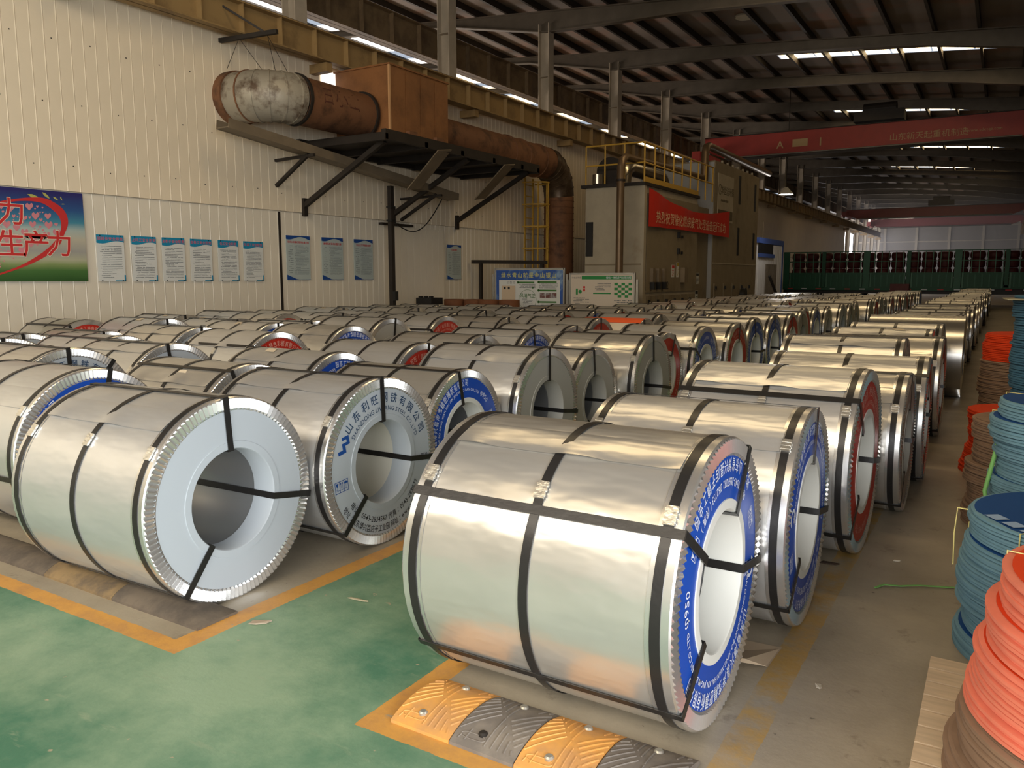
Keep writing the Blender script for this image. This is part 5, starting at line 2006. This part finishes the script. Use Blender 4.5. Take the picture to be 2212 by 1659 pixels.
def stack(cx, cy, z, layers, r, drift, seed, name_fmt, group):
    """layers: list of (count, height of a disc, face material, edge material, label)"""
    rd = random.Random(seed)
    x, y = cx, cy
    for li, (cnt, h, fm, em, lab, tie) in enumerate(layers):
        x = cx + drift[0] * li + rd.uniform(-.02, .02)
        y = cy + drift[1] * li + rd.uniform(-.02, .02)
        rr = r * rd.uniform(.985, 1.015)
        t = thing('disc_bundle', lab, 'card discs', (x, y, z), rd.uniform(0, 6), group)
        dm = disc_mesh(rr, h * .94, em)
        for k in range(cnt):
            o = link('card_disc', dm, t, (rd.uniform(-.008, .008), rd.uniform(-.008, .008), k * h), (rd.uniform(-.006, .006), rd.uniform(-.006, .006), 0))
        tm = MB()
        tm.lathe_z([(rr * .96, cnt * h), (rr * .96, cnt * h + .0015)], 56)
        tm.build('top_sheet', fm, t)
        if tie:
            tz = cnt * h + .004
            for a in tie:
                b = MB()
                a_ = a - t.rotation_euler.z
                c0, s0 = cos(a_), sin(a_)
                R1 = rr + .006
                b.tube([(R1 * c0, R1 * s0, 0.0), (R1 * c0, R1 * s0, tz * .5), (R1 * c0, R1 * s0, tz), (-R1 * c0, -R1 * s0, tz), (-R1 * c0, -R1 * s0, 0.0)], .0028, 5)
                b.build('string', string_m, t)
        z += cnt * h + .003
    return z


RB = 'red-orange card disc bundle'
pal = thing('wood_pallet', 'pale wooden pallet under the nearest red disc stack', 'pallet', (0.4, 2.6, 0))
for i in range(12):
    rel(pal, MB().box(-.14, .95, 1.98 + i * .113, 1.98 + i * .113 + .100, .082, .100).build('deck_board', wood))
for xx in (-.12, .36, .86):
    rel(pal, MB().box(xx, xx + .08, 1.98, 3.32, 0, .082).build('bearer', wood))


def bundles(prefix, n, cnt, h, fm, em, tie=(2.6, 2.85, 2.7)):
    words = ['lowest', 'second', 'third', 'fourth', 'fifth', 'sixth', 'seventh', 'eighth', 'ninth']
    return [(cnt + (i % 2), h, fm, em, ('topmost' if i == n - 1 else words[i]) + ' ' + prefix, (tie[i % 3],) if tie else None) for i in range(n)]


stack(0.41, 2.62, .104, [(6, .016, disc_brown, disc_brown, 'brownish faded disc bundle at the bottom of the red stack', None),
                         (7, .017, disc_brown, disc_brown, 'second faded brown disc bundle in the red stack on the pallet', None),
                         (6, .015, disc_red, disc_red_edge, 'lowest orange-red disc bundle of the stack on the pallet', (2.5,)),
                         (7, .015, disc_red, disc_red_edge, 'second orange-red disc bundle in the stack on the pallet', (2.7,)),
                         (7, .015, disc_red, disc_red_edge, 'third orange-red disc bundle in the stack on the pallet', (2.6,)),
                         (7, .015, disc_red, disc_red_edge, 'topmost orange-red disc bundle tied with straw string on the pallet stack', (2.9,))],
      .46, (0.020, -0.004), 4, '', 'red disc stack on the pallet')
ztop = stack(0.37, 3.80, .0, bundles('bundle of the blue disc stack behind the red one', 6, 7, .0128, disc_blue, disc_blue_edge), .45, (0.004, 0.0), 8, '', 'blue disc stack behind the red one')
q = MB()
line2d(q, '00633', .05, 0, 0)
for k in range(3):
    rect2(q, -.20 + .1 * k, -.13 + .1 * k, .14, .20)
rect2(q, -.24, -.12, .05, .055)
rect2(q, -.24, -.12, .11, .115)
o = MB()
c_, s_ = cos(2.2), sin(2.2)
o.v = [(u * c_ - v * s_, u * s_ + v * c_, 0) for u, v in q.v]
o.f = q.f
lt_ = o.build('printed_marks', mat('ink_paleblue', srgb(150, 176, 206), .6), None, (0.20, 3.72, ztop + .004))
for ob in bpy.data.objects:
    if str(ob.get('label', '')).startswith('topmost bundle of the blue disc stack behind'):
        ob.rotation_euler.z = 0
        tag(rel(ob, lt_), kind='stuff')
        break
stack(0.43, 5.0, .0, bundles('pale blue bundle of the leaning stack tied with green string', 9, 6, .0155, disc_blue, disc_blue_edge), .40, (-0.004, -0.010), 11, '', 'leaning pale blue disc stack')
stack(0.22, 5.82, .0, bundles('dark brown bundle of the low stack behind the leaning one', 5, 8, .0155, disc_brown, disc_brown, None), .35, (0.004, 0.012), 12, '', 'low brown disc stack')
stack(0.16, 7.36, .0, bundles('bundle of the low red stack at the lane edge', 5, 6, .0155, disc_red, disc_red, None), .36, (0.012, 0.0), 13, '', 'low red disc stack')
dk = mat('disc_dark_blue', srgb(52, 92, 112), .75, var=.15, vscale=9)
stack(0.44, 6.56, .0, bundles('bundle of the tall dark blue stack', 9, 9, .0165, dk, dk, None), .36, (0.0, 0.0), 14, '', 'tall dark blue disc stack')
stack(0.24, 9.90, .0, bundles('brown bundle of the far stack with orange sheets', 4, 10, .016, disc_brown, disc_brown, None)
      + bundles('orange bundle on the far brown stack', 3, 5, .017, disc_red, disc_red, None), .42, (0.006, 0.0), 15, '', 'far brown and orange disc stack')
stack(1.0, 8.75, .0, bundles('dark red bundle of the tall stack beyond the blue one', 9, 9, .0185, cargo_red, cargo_red, None), .42, (0.0, 0.0), 16, '', 'tall dark red disc stack')
b = MB()
pts = [(.03, 6.2), (.35, 6.1), (.85, 6.25), (.85, 6.85), (.3, 6.98), (0.0, 6.65)]
zt = 1.40
b.v = [(x, y, zt + .0) for x, y in pts] + [(x, y, zt + .006) for x, y in pts]
b.f = [tuple(range(6, 12)), tuple(range(5, -1, -1))] + [(i, (i + 1) % 6, 6 + (i + 1) % 6, 6 + i) for i in range(6)]
tag(b.build('paper_sheet', mat('loose_sheet', srgb(150, 142, 112), .8)), 'loose pale sheet lying on the tall dark blue disc stack', 'paper sheet')
b = MB().lathe_z([(.33, .0), (.34, .004), (.34, .008)], 40, capbot=True)
tag(b.build('card_disc', mat('pale_disc', srgb(176, 160, 146), .8), None, (0.38, 8.16, .475)), 'single pale card disc lying beyond the low red stack', 'card disc')
stack(0.38, 8.16, .0, bundles('dusty bundle under the single pale disc', 4, 7, .0155, disc_brown, disc_brown, None), .33, (0, 0), 17, '', 'dusty stack under the pale disc')
# strings and litter
sp_path = [(-.444, 4.21, .006), (-.41, 4.27, .010), (-.34, 4.30, .006), (-.26, 4.34, .012), (-.19, 4.38, .008), (-.10, 4.42, .006)]
b = MB()
for i in range(len(sp_path) - 1):
    b.bar(sp_path[i], sp_path[i + 1], .012, .004)
tag(b.build('plastic_string', string_g), 'green plastic string lying across the floor to the blue stack', 'string')
b = MB().tube([(.06, 4.86, .92), (.03, 4.88, .66), (-.01, 4.84, .42), (.02, 4.82, .28), (.10, 4.70, .20)], .012, 6)
tag(b.build('plastic_string', string_g, smooth=60), 'green plastic string hanging down the leaning blue stack', 'string')
b = MB().tube([(-.06, 3.70, ztop + .006), (-.098, 3.70, ztop + .008), (-.104, 3.70, ztop - .1), (-.10, 3.71, ztop - .24)], .003, 5)
tag(b.build('straw_string', string_m, smooth=60), 'straw string hanging off the blue stack rim', 'string')
lit = [(1792, 1218, .05, .02, srgb(64, 48, 36), 'dark curled leaf scrap beside the yellow line'), (562, 1346, .05, .02, srgb(164, 148, 128), 'bare paint chip on the green aisle near the orange line'),
       (773, 1297, .06, .006, srgb(160, 150, 122), 'thin straw lying on the green aisle'), (1937, 1213, .018, .008, srgb(200, 190, 170), 'tiny white scrap beyond the green string'),
       (1768, 1484, .012, .02, srgb(190, 180, 160), 'small white scrap on bare concrete by the yellow line')]
for (x, y, a, c, col, lab) in lit:
    x, y, _ = on_z(x, y)
    b = MB()
    pp_ = [(-a, -c * .4), (-a * .3, -c), (a * .6, -c * .7), (a, c * .3), (a * .2, c), (-a * .7, c * .7)]
    b.v = [(u, v, .002) for u, v in pp_] + [(u, v, .005 + .004 * (i % 2)) for i, (u, v) in enumerate(pp_)]
    b.f = [tuple(range(6, 12)), tuple(range(5, -1, -1))] + [(i, (i + 1) % 6, 6 + (i + 1) % 6, 6 + i) for i in range(6)]
    tag(b.build('litter_scrap', mat('litter_' + lab.split()[1] + lab.split()[0], col, .8), None, (x, y, 0), (0, 0, (x * 7) % 1)), lab, 'litter')
# dusty air in the lit far end of the hall
hz = bpy.data.materials.new('dusty_air')
hz.use_nodes = True
nt = hz.node_tree
nt.nodes.clear()
vo = nt.nodes.new('ShaderNodeVolumeScatter')
vo.inputs['Color'].default_value = (0.9, 0.9, 1.0, 1)
vo.inputs['Density'].default_value = 0.012
ou = nt.nodes.new('ShaderNodeOutputMaterial')
nt.links.new(vo.outputs[0], ou.inputs['Volume'])
tag(MB().box(-11.9, 1.7, 56, 99.8, 0.4, 8.2).build('dusty_air', hz), 'hazy dust in the lit air before the far end wall', 'haze', kind='stuff')
for me in list(bpy.data.scenes):
    if me.name == 'glyph_outlines':
        bpy.data.scenes.remove(me)
